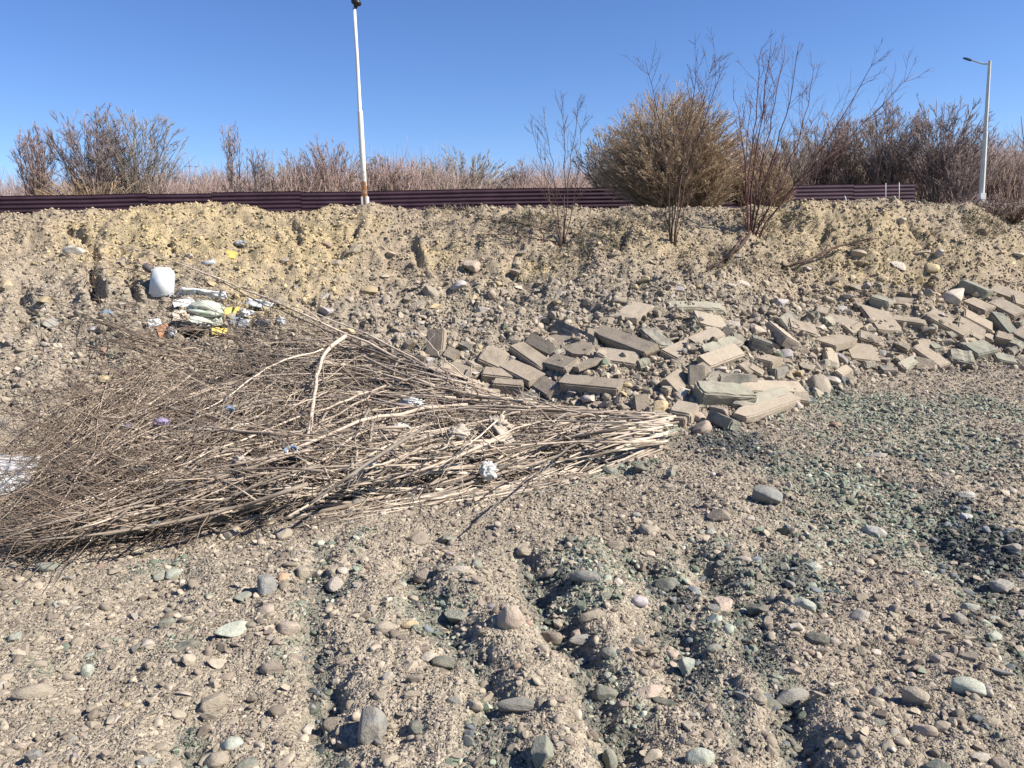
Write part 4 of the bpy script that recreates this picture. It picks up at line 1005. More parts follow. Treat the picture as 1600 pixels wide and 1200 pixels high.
# ------------------------------------------------------------------ metal fence along the plateau
def metal_mat(name, col, rough=.45):
    m, n, b = new_mat(name); p = geo_pos(n); nz = noise(n, p, 1.3, 5, .6); fn = noise(n, p, 18, 4, .6)
    c = mixc(n, col, ramp(n, nz.outputs[0], [(.3, .7), (.7, 1.35)]), 1.0, 'MULTIPLY'); c = mixc(n, c, (.06, .045, .04), ramp(n, fn.outputs[0], [(.50, 0), (.72, .55)]))
    n.links.new(c, b.inputs['Base Color']); b.inputs['Roughness'].default_value = .75; b.inputs['Specular IOR Level'].default_value = .12
    return m
MAROON = metal_mat('maroon_sheet', (.040, .021, .032)); MAROON2 = metal_mat('faded_maroon_sheet', (.052, .030, .042)); POSTM = metal_mat('dark_post', (.04, .022, .03))
def fence(name, label, tops, D0, D1, mat, step=1.0):
    tops = np.array(tops, float); px0, px1 = tops[0, 0], tops[-1, 0]
    dep = lambda px: D0 + (D1 - D0) * (px - px0) / (px1 - px0)
    P = [at1(a, b, dep(a)) for a, b in tops]
    root = empty(name, (P[0][0], P[0][1], P[0][2] - 1.35)); tag(root, label, 'fence')
    for k in range(len(P) - 1):
        a, b = P[k], P[k + 1]; L = np.linalg.norm((b - a)[:2]); npan = max(1, round(L / 6.0))
        for q in range(npan):
            p0 = a + (b - a) * q / npan; p1 = a + (b - a) * (q + 1) / npan
            dz = rng.uniform(-.03, .03); H = 1.35
            nr = 9 * 6; zz = np.linspace(0, H, nr + 1); off = .014 * np.sign(np.sin(zz * 2 * math.pi / .15)) * np.minimum(1, np.abs(np.sin(zz * 2 * math.pi / .15)) * 1.8)
            d = (p1 - p0); d[2] = 0; d = d / np.linalg.norm(d); nrm = np.array((-d[1], d[0], 0)) * -1
            V = []
            for side in (0, .004):
                for pp in (p0, p1):
                    for z_, o_ in zip(zz, off): V.append(pp + np.array((0, 0, dz + z_ - H)) + nrm * (o_ - side + .01 * (q % 2)))
            V = np.array(V); n1 = nr + 1; F = []
            for i in range(nr):
                F.append((i, n1 + i, n1 + i + 1, i + 1)); F.append((2 * n1 + i, 2 * n1 + i + 1, 3 * n1 + i + 1, 3 * n1 + i))
            F.append((nr, n1 + nr, 3 * n1 + nr, 2 * n1 + nr))
            b0 = np.array(root.location)
            link('sheet_panel', np_mesh('sheet_panel', V - b0, np.array(F)), mat, root)
            bm = bmesh.new(); bmesh.ops.create_cube(bm, size=1); bmesh.ops.scale(bm, vec=(.06, .06, 1.45), verts=bm.verts); bmesh.ops.bevel(bm, geom=list(bm.edges), offset=.008, affect='EDGES')
            bmesh.ops.translate(bm, vec=Vector(p0 - b0 + np.array((0, .07, -.75))), verts=bm.verts)
            link('fence_post', bm_mesh('fence_post', bm), POSTM, root)
fence('sheet_fence', 'long dark maroon corrugated sheet fence running behind the tall white lamp post', [(-330, 309), (-90, 308), (120, 305), (230, 302), (330, 301), (470, 299), (570, 298), (720, 295), (860, 293), (1016, 291)], 27.2, 31.2, MAROON)
fence('sheet_fence', 'shorter faded maroon sheet fence between the golden bush and the far lamp post', [(1060, 292), (1215, 290), (1335, 288), (1430, 286)], 31.4, 33.0, MAROON2)
WHITE = simple('white_paint', (.68, .67, .63), .5, .12, 6); 
for px, top, bot, D, lean, lab in [(1384, 286, 318, 26, 0, 'thin white stake upright at the end of the fence, nearer the saplings'), (1405, 285, 318, 26, 0, 'thin white stake upright by the very end of the fence'), (1325, 306, 322, 20, .5, 'short white stake leaning before the faded fence')]:
    g = at1(px, bot, D); t = at1(px - lean * 10, top, D); T = Tubes()
    T.add(np.stack([np.zeros(3), (t - g) * .5, t - g]), np.array((.013, .012, .010)), 6)
    o = link('stake', T.mesh('stake'), WHITE); o.location = g; tag(o, lab, 'stake')

# ------------------------------------------------------------------ street lamps
def lathe(name, prof, seg, mat, parent, loc=(0, 0, 0), rot=None):
    prof = np.array(prof, float); th = np.arange(seg) * 2 * math.pi / seg
    V = np.stack([prof[:, :1] * np.cos(th), prof[:, :1] * np.sin(th), np.repeat(prof[:, 1:], seg, 1)], -1).reshape(-1, 3); F = []
    for i in range(len(prof) - 1):
        for j in range(seg): F.append((i * seg + j, i * seg + (j + 1) % seg, (i + 1) * seg + (j + 1) % seg, (i + 1) * seg + j))
    o = link(name, np_mesh(name, V, np.array(F), smooth=seg > 9), mat, parent); o.location = loc
    if rot: o.rotation_euler = rot
    return o
def boxpart(name, size, loc, mat, parent, bev=.01, rot=None):
    bm = bmesh.new(); bmesh.ops.create_cube(bm, size=1); bmesh.ops.scale(bm, vec=size, verts=bm.verts); bmesh.ops.bevel(bm, geom=list(bm.edges), offset=bev, segments=2, affect='EDGES')
    o = link(name, bm_mesh(name, bm), mat, parent); o.location = loc
    if rot: o.rotation_euler = rot
    return o
def pole_mat():
    m, n, b = new_mat('rusting_white_pole'); p = coords(n); sx = nd(n, 'ShaderNodeSeparateXYZ'); n.links.new(p, sx.inputs[0])
    nz = noise(n, p, 7, 5, .7)
    mr = nd(n, 'ShaderNodeMapRange'); mr.inputs[1].default_value = .5; mr.inputs[2].default_value = 2.1; mr.inputs[3].default_value = .72; mr.inputs[4].default_value = .18; n.links.new(sx.outputs[2], mr.inputs[0])
    ml = nd(n, 'ShaderNodeMath', operation='LESS_THAN'); n.links.new(nz.outputs[0], ml.inputs[0])
    sb = nd(n, 'ShaderNodeMath', operation='MULTIPLY'); sb.inputs[1].default_value = .78; n.links.new(mr.outputs[0], sb.inputs[0]); n.links.new(sb.outputs[0], ml.inputs[1])
    c = mixc(n, (.62, .60, .55), (.42, .20, .09), ml.outputs[0]); n.links.new(c, b.inputs['Base Color']); b.inputs['Roughness'].default_value = .5
    return m
GREYM = simple('galvanised_grey', (.50, .50, .47), .5, .12, 5); BLACKM = simple('black_lamp', (.02, .022, .028), .35, .1); CONCB = simple('pale_footing', (.55, .53, .48), .9, .2, 9, .2, .4)
LENS = simple('lamp_lens', (.28, .29, .30), .2, .05)
# the nearer lamp: round pole of two diameters, a cap lamp at its tip
D = 22.0; g = at1(571, 329, D); t = at1(553.5, 12, D)
root = empty('street_lamp', g); tag(root, 'tall white lamp post with rust streaks and a round dark cap lamp', 'street lamp')
ax = Vector(t - g); Hh = ax.length; root.rotation_euler = ax.to_track_quat('Z', 'Y').to_euler()
lathe('pole', [(0, 0), (.080, 0), (.078, Hh * .30), (.074, Hh * .49), (.072, Hh * .50), (.052, Hh * .505), (.048, Hh * .75), (.044, Hh), (0, Hh)], 16, pole_mat(), root)
lathe('flange', [(0, -.12), (.17, -.12), (.17, -.09), (.075, -.085), (.075, 0), (0, 0)], 16, BLACKM, root)
boxpart('junction_box', (.20, .18, .26), (0, -.02, .26), WHITE, root, .015)
hd = lathe('lamp_head', [(0, -.02), (.04, -.02), (.05, .0), (.055, .04), (.13, .09), (.145, .12), (.135, .16), (.09, .20), (.03, .22), (0, .22)], 20, BLACKM, root, (-.03, 0, Hh), (0, R(-14), 0))
lathe('lens', [(0, .055), (.09, .068), (.10, .075), (.0, .078)], 16, LENS, hd)
# the farther lamp: eight-sided tapering pole, an arm and a flat lamp head
D = 33.0; g = at1(1533, 316, D); t = at1(1546.5, 95, D)
root = empty('street_lamp', g); tag(root, 'grey tapering lamp post with one thin arm and a flat lamp head', 'street lamp')
ax = Vector(t - g); Hh = ax.length; root.rotation_euler = ax.to_track_quat('Z', 'Y').to_euler()
lathe('pole', [(0, 0), (.115, 0), (.105, Hh * .28), (.094, Hh * .5), (.080, Hh * .502), (.068, Hh * .8), (.060, Hh), (0, Hh)], 8, GREYM, root)
boxpart('junction_box', (.22, .24, .26), (.12, -.06, .22), WHITE, root, .015)
boxpart('footing', (.62, .5, .22), (-.1, 0, -.06), CONCB, root, .03)
T = Tubes(); T.add(np.array([(0, 0, Hh - .12), (-.45, -.02, Hh - .01), (-1.25, -.04, Hh + .34)]), np.array((.036, .032, .028)), 8); link('arm', T.mesh('arm'), GREYM, root)
hd = boxpart('lamp_head', (.58, .17, .055), (-1.48, -.05, Hh + .43), BLACKM, root, .018, (0, R(24), 0))
boxpart('lens', (.34, .12, .02), (-.06, 0, -.03), LENS, hd, .006)

# ------------------------------------------------------------------ bare trees and bushes behind the fence
def plateau_z(x, y): return float(ground(np.array([x]), np.array([y]), False)[0])
def bush(name, label, cat, px, top, width, D, mat, nst, tilt, kids, twigs, fine=0, group=None, rs=.030, dome=.4, tw=.0085, up=.015, base=.5, trunkmat=None):
    nst = int(nst * 3.2); m = 9
    p = at1(px, 300, D); zb = plateau_z(p[0], p[1]); zt = at1(px, top, D)[2]; Hh = zt - zb; Wd = 1.3 * width / FPX * D
    root = empty(name, (p[0], p[1], zb)); tag(root, label, cat, group)
    az = rng.uniform(0, 2 * math.pi, nst); lo = math.sin(R(90 - min(tilt * 1.9, 104)))
    sn = rng.uniform(lo, 1, nst); cs = np.sqrt(1 - sn ** 2); q = rng.uniform(.55, 1.0, nst) ** .4 * (1 + .04 * np.sin(az * 3 + px) * cs + .08 * vn(az * 2, sn * 4 + px))
    tip = np.stack([cs * np.cos(az) * Wd / 2 * q, cs * np.sin(az) * Wd / 2 * q, Hh * (.36 + .64 * sn * q)], -1)
    b0 = np.stack([rng.normal(0, .045 * Wd * base, nst), rng.normal(0, .045 * Wd * base, nst), np.zeros(nst)], -1)
    mid = b0 + (tip - b0) * np.array((.34, .34, .56)) + rng.normal(0, .05 * Hh, (nst, 3)) * np.array((1, 1, .3))
    t = np.linspace(0, 1, m)[None, :, None]
    P = b0[:, None] * (1 - t) ** 2 + 2 * mid[:, None] * t * (1 - t) + tip[:, None] * t ** 2
    P[:, 1:] += np.cumsum(rng.normal(0, .006 * Hh, (nst, m - 1, 3)), 1)
    r0 = np.ones((nst, 1)) * np.linspace(1, .3, m)[None, :]
    c1, r1 = children(P, r0, kids, .22, .95, (.10, .25), (14, 40), 6, .5, up, .08, .0)
    c2, r2 = children(c1, r1, twigs, .15, .97, (.3, .6), (15, 42), 4, .5, up, .09, .0)
    A, B = Tubes(), Tubes()
    A.add(P, np.maximum(r0 * rs * .7, tw * 1.2), 5)
    for k, c_ in enumerate((c1, c2)): B.add(c_, (tw * 1.2, tw * .85)[k] * np.linspace(1.15, .6, c_.shape[1])[None, :] * rng.uniform(.8, 1.2, (len(c_), 1)), 3)
    link('trunk', A.mesh('trunk'), BARK[trunkmat or mat], root); link('crown', B.mesh('crown'), BARK[mat], root)
    return root
G = 'bare trees and bushes behind the fence'
for a in [
    ('shrub', 'thin-stemmed bare shrub at the outer end of the leftmost clump', 'bush', 62, 196, 90, 37, 'rust', 14, 24, 8, 8, 2, G),
    ('bare_tree', 'tall round bare tree in the middle of the leftmost clump', 'tree', 150, 162, 130, 38, 'purple', 22, 30, 9, 8, 3, G),
    ('bare_tree', 'tall bare tree with stems sweeping sideways beside the leftmost round tree', 'tree', 222, 164, 130, 39, 'olive', 20, 36, 9, 8, 3, G),
    ('shrub', 'low olive bush under the leftmost clump of trees', 'bush', 150, 272, 170, 34, 'golden', 40, 55, 6, 6, 2, G),
    ('sapling', 'lone spindly sapling rising between the leftmost clump and the white lamp post', 'tree', 366, 190, 40, 36, 'purple', 4, 14, 9, 5, 0, G),
    ('sapling', 'shorter twin-stemmed sapling beside the lone spindly one', 'tree', 405, 225, 50, 36, 'purple', 5, 18, 8, 5, 0, G),
    ('shrub', 'open bluish bush before the thicket near the spindly saplings', 'bush', 440, 242, 70, 40, 'olive', 12, 30, 8, 7, 1, G),
    ('bare_tree', 'reddish bare tree just behind the white lamp post', 'tree', 520, 206, 110, 41, 'rust', 20, 34, 8, 8, 2, G),
    ('shrub', 'brown bare bush to the right of the white lamp post', 'bush', 605, 232, 85, 40, 'rust', 18, 34, 8, 8, 2, G),
    ('shrub', 'wide pale straw-coloured dome bush beyond the fence', 'bush', 722, 230, 160, 42, 'pale', 44, 78, 9, 8, 3, G),
    ('shrub', 'low brown bush between the pale dome bush and the small sapling', 'bush', 815, 250, 60, 42, 'rust', 14, 36, 7, 7, 1, G),
    ('shrub', 'dark olive bush leaning out on the left of the golden bush', 'bush', 958, 188, 110, 35, 'olive', 26, 34, 10, 8, 3, G),
    ('bare_tree', 'grey bare tree between the reddish-tipped tree and the tall grey-purple one', 'tree', 1338, 172, 110, 40, 'olive', 20, 34, 9, 8, 2, G),
    ('bare_tree', 'slanting bare tree nearest the far lamp post', 'tree', 1512, 178, 90, 39, 'purple', 18, 42, 9, 8, 2, G),
    ('shrub', 'brown bush hidden behind the tallest sapling clump', 'bush', 1228, 200, 90, 38, 'olive', 18, 34, 9, 8, 2, G),
    ('shrub', 'grey bush filling the view between the lone saplings and the reddish tree', 'bush', 465, 235, 60, 42, 'purple', 16, 34, 8, 7, 2, G),
    ('bare_tree', 'bare tree with reddish twig tips right of the tall sapling clump', 'tree', 1290, 168, 120, 39, 'rust', 20, 32, 9, 8, 2, G),
    ('bare_tree', 'tall grey-purple bare tree in the middle of the right-hand wood', 'tree', 1385, 150, 130, 38, 'purple', 24, 32, 10, 8, 3, G),
    ('bare_tree', 'tall purple bare tree with slanting stems before the far lamp post', 'tree', 1462, 148, 140, 37, 'purple', 24, 40, 10, 8, 3, G),
    ('shrub', 'bluish low bush behind the foot of the far lamp post', 'bush', 1565, 226, 110, 41, 'olive', 22, 38, 8, 8, 2, G),
    ('shrub', 'leaning bare bush at the end of the faded fence', 'bush', 1500, 205, 90, 36, 'purple', 14, 46, 8, 7, 2, G),
]: bush(*a[:13], group=a[13])
bush('shrub', 'big rounded golden-brown willow bush filling the gap in the fence', 'bush', 1050, 134, 190, 27.5, 'golden', 190, 62, 12, 6, 3, group=G, rs=.018, tw=.0060, base=1.4)
bush('shrub', 'lower golden-brown bush between the big willow bush and the faded fence', 'bush', 1172, 205, 95, 28.2, 'golden', 60, 54, 10, 6, 3, group=G, rs=.018, tw=.0058, base=1.4)
for px_, tp_, wd_, lab_ in [(1046, 236, 80, 'low brown undergrowth at the foot of the golden willow bush, on its left'), (1100, 242, 84, 'low brown undergrowth directly behind the tall dark sapling clump'), (1205, 246, 60, 'low brown undergrowth hiding the start of the faded fence')]:
    bush('shrub', lab_, 'bush', px_, tp_, wd_, 26.6, 'golden', 46, 60, 9, 6, 2, group=G, rs=.016, tw=.0058, base=2.0)
# far brushwood that reads as one mass
T = Tubes(.4); N = 21000
px = rng.uniform(-260, 1860, N); D = rng.uniform(38, 58, N); x = (px - 800) / FPX * D * 1.02
z = 2.42 + .047 * (D - 14.2)
hh = (2.1 + .085 * (D - 38) + .75 * fbm(x * .16, D * .1, 401, 3) + .35 * vn(x * .9, D, 402)) * rng.uniform(.6, 1.1, N)
b = np.stack([x, D, z], -1); lean = rng.normal(0, .22, (N, 2))
P = np.stack([b + np.stack([lean[:, 0] * f * hh, lean[:, 1] * f * hh, f * hh], -1) + rng.normal(0, .05 * (f > 0), (N, 3)) for f in (0, .35, .7, 1.0)], 1)
T.add(P, np.broadcast_to(np.array((.016, .013, .011, .007)), (N, 4)), 3)
c, cr = children(P, np.full((N, 4), .01), 3, .3, .95, (.3, .6), (15, 40), 3, .8, .05, .1, .008); T.add(c, cr, 3)
o = link('thicket', T.mesh('thicket'), BARK['rust']); tag(o, 'low reddish brown bare brushwood stretching behind the fence', 'thicket', kind='stuff')

# ------------------------------------------------------------------ saplings growing on the bank
def sapling(name, label, stems, D, mat, twmat, r0, nk, nt, group='bare saplings on the bank'):
    b = at1(*stems[0][0], D); zb = float(hgrid(np.array([b[0]]), np.array([b[1]]))[0])
    root = empty(name, (b[0], b[1], zb)); tag(root, label, 'tree', group); b = np.array((b[0], b[1], zb))
    A, B = Tubes(), Tubes()
    for pl in stems:
        a = resample(pl, 14); n = len(a); dy = np.linspace(0, 1, n) * rng.normal(0, .45)
        p = at_y(a[:, 0], a[:, 1], D + dy); p = p + rng.normal(0, .012, (n, 3)); p[0, 2] -= .12
        L = np.linalg.norm(np.diff(p, axis=0), axis=1).sum()
        rr = np.linspace(1, .25, n) * r0 * min(1.1, .45 + .22 * L)
        A.add(p - b, rr, 6)
        k = max(2, int(1.25 * nk * L / 2.6))
        c, cr = children((p - b)[None], rr[None], k, .25, .97, (.12, .32), (18, 46), 7, .5, .05, .08, .0034); B.add(c, cr, 4)
        c2, cr2 = children(c, cr, nt, .2, .98, (.25, .55), (18, 46), 5, .6, .03, .10, .0026); B.add(c2, cr2, 3)
    link('trunk', A.mesh('trunk'), BARK[mat], root); link('crown', B.mesh('crown'), BARK[twmat], root)
sapling('sapling', 'small bare sapling standing alone on the middle of the bank', [[(880, 386), (882, 330), (884, 260), (878, 150)], [(878, 386), (862, 320), (845, 250), (828, 193)], [(878, 386), (868, 300), (862, 240), (848, 175)],
    [(882, 386), (892, 330), (905, 270), (908, 195)], [(880, 386), (886, 300), (897, 220), (903, 158)], [(878, 386), (850, 372), (815, 362)], [(880, 386), (910, 360), (925, 325)], [(879, 386), (850, 350), (830, 325)], [(881, 386), (900, 366), (930, 352)]], cast1(880, 384)[1], 'sapling', 'sapling', .010, 12, 5)
sapling('sapling', 'tall dark bare sapling clump before the golden willow bush', [[(1048, 382), (1046, 320), (1040, 250), (1022, 150), (1008, 95)], [(1050, 382), (1056, 300), (1070, 220), (1085, 150), (1092, 76)], [(1052, 382), (1060, 300), (1078, 220), (1098, 150), (1120, 88)],
    [(1052, 382), (1065, 290), (1092, 210), (1115, 140), (1138, 88)], [(1050, 382), (1052, 330), (1056, 250), (1052, 170)], [(1054, 382), (1075, 310), (1100, 250)], [(1049, 382), (1040, 330), (1022, 280)]], cast1(1050, 380)[1], 'sapling', 'sapling', .011, 14, 5)
sapling('sapling', 'tallest many-stemmed reddish sapling clump with one stem leaning far right', [[(1168, 366), (1168, 300), (1177, 220), (1186, 140), (1190, 72)], [(1170, 366), (1174, 300), (1186, 200), (1200, 120), (1206, 60)], [(1172, 366), (1184, 290), (1202, 200), (1216, 130), (1228, 70)],
    [(1174, 366), (1192, 300), (1216, 220), (1236, 140), (1250, 66)], [(1166, 366), (1167, 270), (1155, 190), (1145, 135)], [(1178, 366), (1202, 320), (1242, 240), (1266, 150), (1272, 98)], [(1182, 366), (1216, 322), (1262, 275), (1312, 234), (1370, 170), (1428, 112)],
    [(1182, 366), (1222, 316), (1290, 225), (1330, 160), (1370, 92)], [(1172, 366), (1180, 310), (1194, 240), (1196, 170)], [(1170, 366), (1160, 330), (1148, 290), (1138, 260)], [(1180, 366), (1200, 330), (1216, 280), (1222, 230)], [(1170, 366), (1168, 320), (1164, 250), (1172, 160)],
    [(1176, 366), (1190, 330), (1205, 300), (1225, 282)]], cast1(1172, 364)[1], 'red', 'red', .0135, 11, 5)
sapling('sapling', 'bare sapling cut by the frame edge on the far shoulder of the bank', [[(1598, 372), (1606, 300), (1600, 230), (1596, 182)], [(1600, 372), (1620, 300), (1630, 200)], [(1596, 372), (1588, 340), (1592, 300)], [(1600, 372), (1612, 320), (1606, 260)]], 15.5, 'sapling', 'purple', .02, 10, 4)
one_branch('root_stem', [(1172, 362), (1158, 385), (1132, 405), (1104, 424)], .030, .016, 'sapling', 'dark bent stem running downhill from the reddish sapling clump', [.03, .10, .10, .04], 'stem', nkids=2)
one_branch('root_stem', [(1165, 364), (1150, 388), (1122, 418)], .024, .014, 'sapling', 'second dark stem bending downhill beside the first', [.03, .07, .04], 'stem', nkids=0)
one_branch('fallen_branch_or_shadow', [(1222, 418), (1262, 408), (1300, 388), (1340, 376), (1376, 372)], .028, .008, 'sapling', 'single fallen brown branch arching over the grassy slope', [.04, .14, .22, .24, .22], nkids=8, kid=(.1, .25))
one_branch('fallen_branch_or_shadow', [(880, 366), (830, 352), (780, 345), (730, 340)], .008, .004, 'sapling', 'dark twig spray added as the cast shadow of the lone bank sapling', [.04, .10, .12, .08], nkids=10, kid=(.2, .45))  # added twigs that draw the upper streak of the sapling's cast shadow
one_branch('fallen_branch_or_shadow', [(870, 378), (830, 372), (790, 366), (745, 366)], .008, .004, 'sapling', 'lower dark twig spray added as the cast shadow of the lone bank sapling', [.04, .08, .1, .06], nkids=9, kid=(.2, .45))  # lower streak of the same cast shadow, also built from added twigs
for px, py, wd, ht, lab in [(1548, 352, 40, 30, 'dark dry shrub in the hollow beyond the bank shoulder'), (1582, 372, 34, 40, 'dark dry shrub at the frame edge under the cut-off sapling'), (1515, 330, 36, 22, 'low brown dry shrub near the far lamp post footing')]:
    g = at1(px, py, 15.2); g[2] = float(ground(np.array([g[0]]), np.array([g[1]]), False)[0])
    root = empty('dry_shrub', g); tag(root, lab, 'bush', 'dry shrubs on the bank shoulder')
    n = 34; mpp = 15.2 / FPX; az = rng.uniform(0, 6.283, n); tl = R(62) * np.sqrt(rng.random(n)); d = np.stack([np.sin(tl) * np.cos(az), np.sin(tl) * np.sin(az), np.cos(tl)], -1)
    L = ht * mpp * rng.uniform(.7, 1.3, n); P = d[:, None, :] * np.linspace(0, 1, 5)[None, :, None] * L[:, None, None] + rng.normal(0, .015, (n, 5, 3))
    A, B = Tubes(), Tubes(); rr = np.broadcast_to(np.linspace(.008, .004, 5), (n, 5)); A.add(P, rr, 4); c, cr = children(P, rr, 7, .2, .95, (.3, .6), (15, 50), 4, .6, .02, .1, .0035); B.add(c, cr, 3)
    c2, cr2 = children(c, cr, 3, .2, .95, (.3, .6), (15, 50), 3, .7, .02, .1, .0032); B.add(c2, cr2, 3)
    link('trunk', A.mesh('trunk'), BARK['sapling'], root); link('crown', B.mesh('crown'), BARK['rust'], root)
# dry grass on the upper bank
T = Tubes(); pts = []
for cx, cy, rx, ry, n in [(850, 430, 50, 16, 240), (890, 400, 45, 20, 260), (1000, 345, 80, 14, 240), (1240, 355, 60, 24, 240), (1330, 400, 90, 30, 240), (1450, 385, 70, 30, 160), (1100, 400, 60, 25, 400), (1540, 350, 40, 25, 700), (950, 370, 50, 25, 400), (1200, 415, 60, 18, 300), (830, 345, 50, 12, 400), (700, 330, 50, 6, 150), (1180, 345, 60, 20, 500)]:
    a = rng.uniform(0, 6.283, n); q = np.sqrt(rng.random(n)); pts.append(np.stack([cx + rx * q * np.cos(a), cy + ry * q * np.sin(a)], -1))
pts = np.concatenate(pts); p = cast(pts[:, 0], pts[:, 1]); n = len(p); L = rng.uniform(.05, .17, n); d = unit(np.stack([rng.normal(0, .6, n), rng.normal(0, .6, n) - .2, np.ones(n)], -1))
P = np.stack([p - d * .02, p + d * (L * .5)[:, None], p + (d + np.array((0, -.15, -.3))) * L[:, None]], 1)
T.add(P, np.broadcast_to(np.array((.004, .0035, .0015)), (n, 3)), 3)
o = link('dry_grass', T.mesh('dry_grass'), simple('dry_grass_blades', (.30, .25, .16), .8, .25, 3)); tag(o, 'sparse dry yellow grass on the upper bank', 'grass', kind='stuff')

# ------------------------------------------------------------------ dumped litter
WPL = simple('white_plastic', (.64, .64, .63), .4, .10, 5, .4); WBAG = simple('white_film', (.54, .53, .50), .6, .3, 10, .3, .3); LGREEN = simple('pale_green_cloth', (.40, .43, .35), .85, .14, 9, .2, .3)
YEL = simple('yellow_board', (.52, .38, .10), .6, .15, 9); BLK = simple('black_film', (.018, .018, .02), .35, .3, 8, .45); GPL = simple('grey_plastic', (.36, .38, .38), .5, .15, 9); BLUEP = simple('pale_blue_plastic', (.20, .26, .32), .45, .15, 9)
TEAL = simple('teal_scrap', (.09, .30, .28), .5, .2, 9); RAG = simple('dirty_rag', (.40, .34, .27), .9, .25, 8, .2, .4); PURP = simple('faded_purple_cloth', (.26, .21, .31), .9, .2, 9); ORB = simple('orange_brick', (.40, .20, .11), .9, .2, 12, .2, .4); DKB = simple('dark_blue_plastic', (.03, .045, .06), .3, .2, 9, .5)
def crumple(name, px, py, wpx, hpx, depth, mat, label, cat, seed, amp=.28, h=.0, freq=2.2):
    """a crumpled sheet or bag: a folded closed skin"""
    g = cast1(px, py, h); mpp = g[1] / FPX; V, F = ICO[4]; U = V / .5
    fold = np.abs(vn3(U * freq + seed, seed)) + .5 * np.abs(vn3(U * freq * 2.3 + seed, seed + 2))
    P = U * (1 - 1.15 * amp + amp * 1.7 * fold)[:, None] * (np.array((wpx, depth * wpx, hpx)) * mpp * .5)
    P[:, 0] += .12 * wpx * mpp * vn3(U * 1.3, seed + 4)
    o = link(name, np_mesh(name, P, F, smooth=True), mat); o.location = (g[0], g[1] - .02, g[2] + .25 * hpx * mpp); tag(o, label, cat); return o
def sheet(name, pxs, mat, label, cat, h=.04, wav=.02, seed=0, thick=.012, nx=24, ny=12):
    """a slab or sheet laid over the ground between four pixels (clockwise from the top left)"""
    q = np.array(pxs, float); u, v = np.meshgrid(np.linspace(0, 1, nx), np.linspace(0, 1, ny)); u, v = u.ravel(), v.ravel()
    hs_ = np.broadcast_to(np.asarray(h, float), (4,)); c = cast(q[:, 0], q[:, 1], hs_)
    P = c[0] * ((1 - u) * (1 - v))[:, None] + c[1] * (u * (1 - v))[:, None] + c[2] * (u * v)[:, None] + c[3] * ((1 - u) * v)[:, None]
    nrm = np.cross(c[1] - c[0], c[3] - c[0]); nrm /= np.linalg.norm(nrm); nrm *= np.sign(nrm[2])
    P = P + nrm * (wav * (np.abs(vn(u * 5 + seed, v * 3, seed)) + .5 * vn(u * 11 + seed, v * 6, seed + 1)))[:, None]
    n = nx * ny; V = np.concatenate([P, P - nrm * thick]); F = []
    I = lambda i, j: j * nx + i
    for j in range(ny - 1):
        for i in range(nx - 1): F += [(I(i, j), I(i, j + 1), I(i + 1, j + 1), I(i + 1, j)), (n + I(i, j), n + I(i + 1, j), n + I(i + 1, j + 1), n + I(i, j + 1))]
    for i in range(nx - 1): F += [(I(i, 0), I(i + 1, 0), n + I(i + 1, 0), n + I(i, 0)), (I(i + 1, ny - 1), I(i, ny - 1), n + I(i, ny - 1), n + I(i + 1, ny - 1))]
    for j in range(ny - 1): F += [(I(0, j + 1), I(0, j), n + I(0, j), n + I(0, j + 1)), (I(nx - 1, j), I(nx - 1, j + 1), n + I(nx - 1, j + 1), n + I(nx - 1, j))]
    b = c.mean(0); o = link(name, np_mesh(name, V - b, np.array(F), smooth=wav > .012), mat); o.location = b; tag(o, label, cat); return o
# the white can with its dark neck
g = cast1(253, 466); mpp = g[1] / FPX
can = empty('plastic_can', g); tag(can, 'white plastic can standing tilted on the eroded bank', 'plastic can'); can.rotation_euler = (R(-14), R(5), R(12))
bm = bmesh.new(); bmesh.ops.create_cube(bm, size=1); bmesh.ops.scale(bm, vec=(33 * mpp, 24 * mpp, 46 * mpp), verts=bm.verts)
bmesh.ops.bevel(bm, geom=list(bm.edges), offset=4 * mpp, segments=3, affect='EDGES')
for v in bm.verts: v.co.x *= 1 - .10 * v.co.z / (25 * mpp); v.co += Vector((0, 0, 24 * mpp)); v.co.y += .012 * math.sin(v.co.z * 30)
link('body', bm_mesh('body', bm, True), WPL, can)
lathe('cap', [(0, 0), (.055, 0), (.06, .03), (.055, .10), (.03, .12), (0, .12)], 14, simple('brown_cap', (.11, .09, .085), .6), can, (-17 * mpp, 0, 44 * mpp), (0, R(-62), 0))
sheet('plastic_sheet', [(285, 450), (352, 456), (356, 468), (276, 462)], WPL, 'long white curved plastic sheet lying beside the white can', 'plastic sheet', [.16, .16, .05, .06], .03, 3, .015)
crumple('black_film', 262, 466, 24, 8, .6, BLK, 'scrap of black film at the foot of the white can', 'plastic scrap', 11)
crumple('cloth_sack', 318, 494, 62, 36, .8, LGREEN, 'pale green crumpled sack heaped below the white plastic sheet', 'sack', 21, .22)
sheet('cloth_flap', [(300, 478), (340, 482), (350, 509), (292, 505)], LGREEN, 'flattened pale green cloth flap at the lower edge of the sack', 'cloth', [.12, .10, .05, .06], .03, 5, .012)
sheet('yellow_board', [(344, 482), (376, 478), (372, 489), (346, 494)], YEL, 'bright yellow broken board beside the green sack', 'board', [.12, .14, .07, .06], .006, 7, .03, 8, 4)
sheet('yellow_board', [(352, 390), (372, 395), (366, 404), (356, 402)], YEL, 'small yellow scrap high on the ochre bank', 'board', [.04, .05, .03, .03], .004, 8, .02, 6, 4)
crumple('rubbish_bag', 286, 521, 78, 26, .5, BLK, 'black rubbish bag with white streaks under the green sack', 'rubbish bag', 31, .34, 0, 3.0)
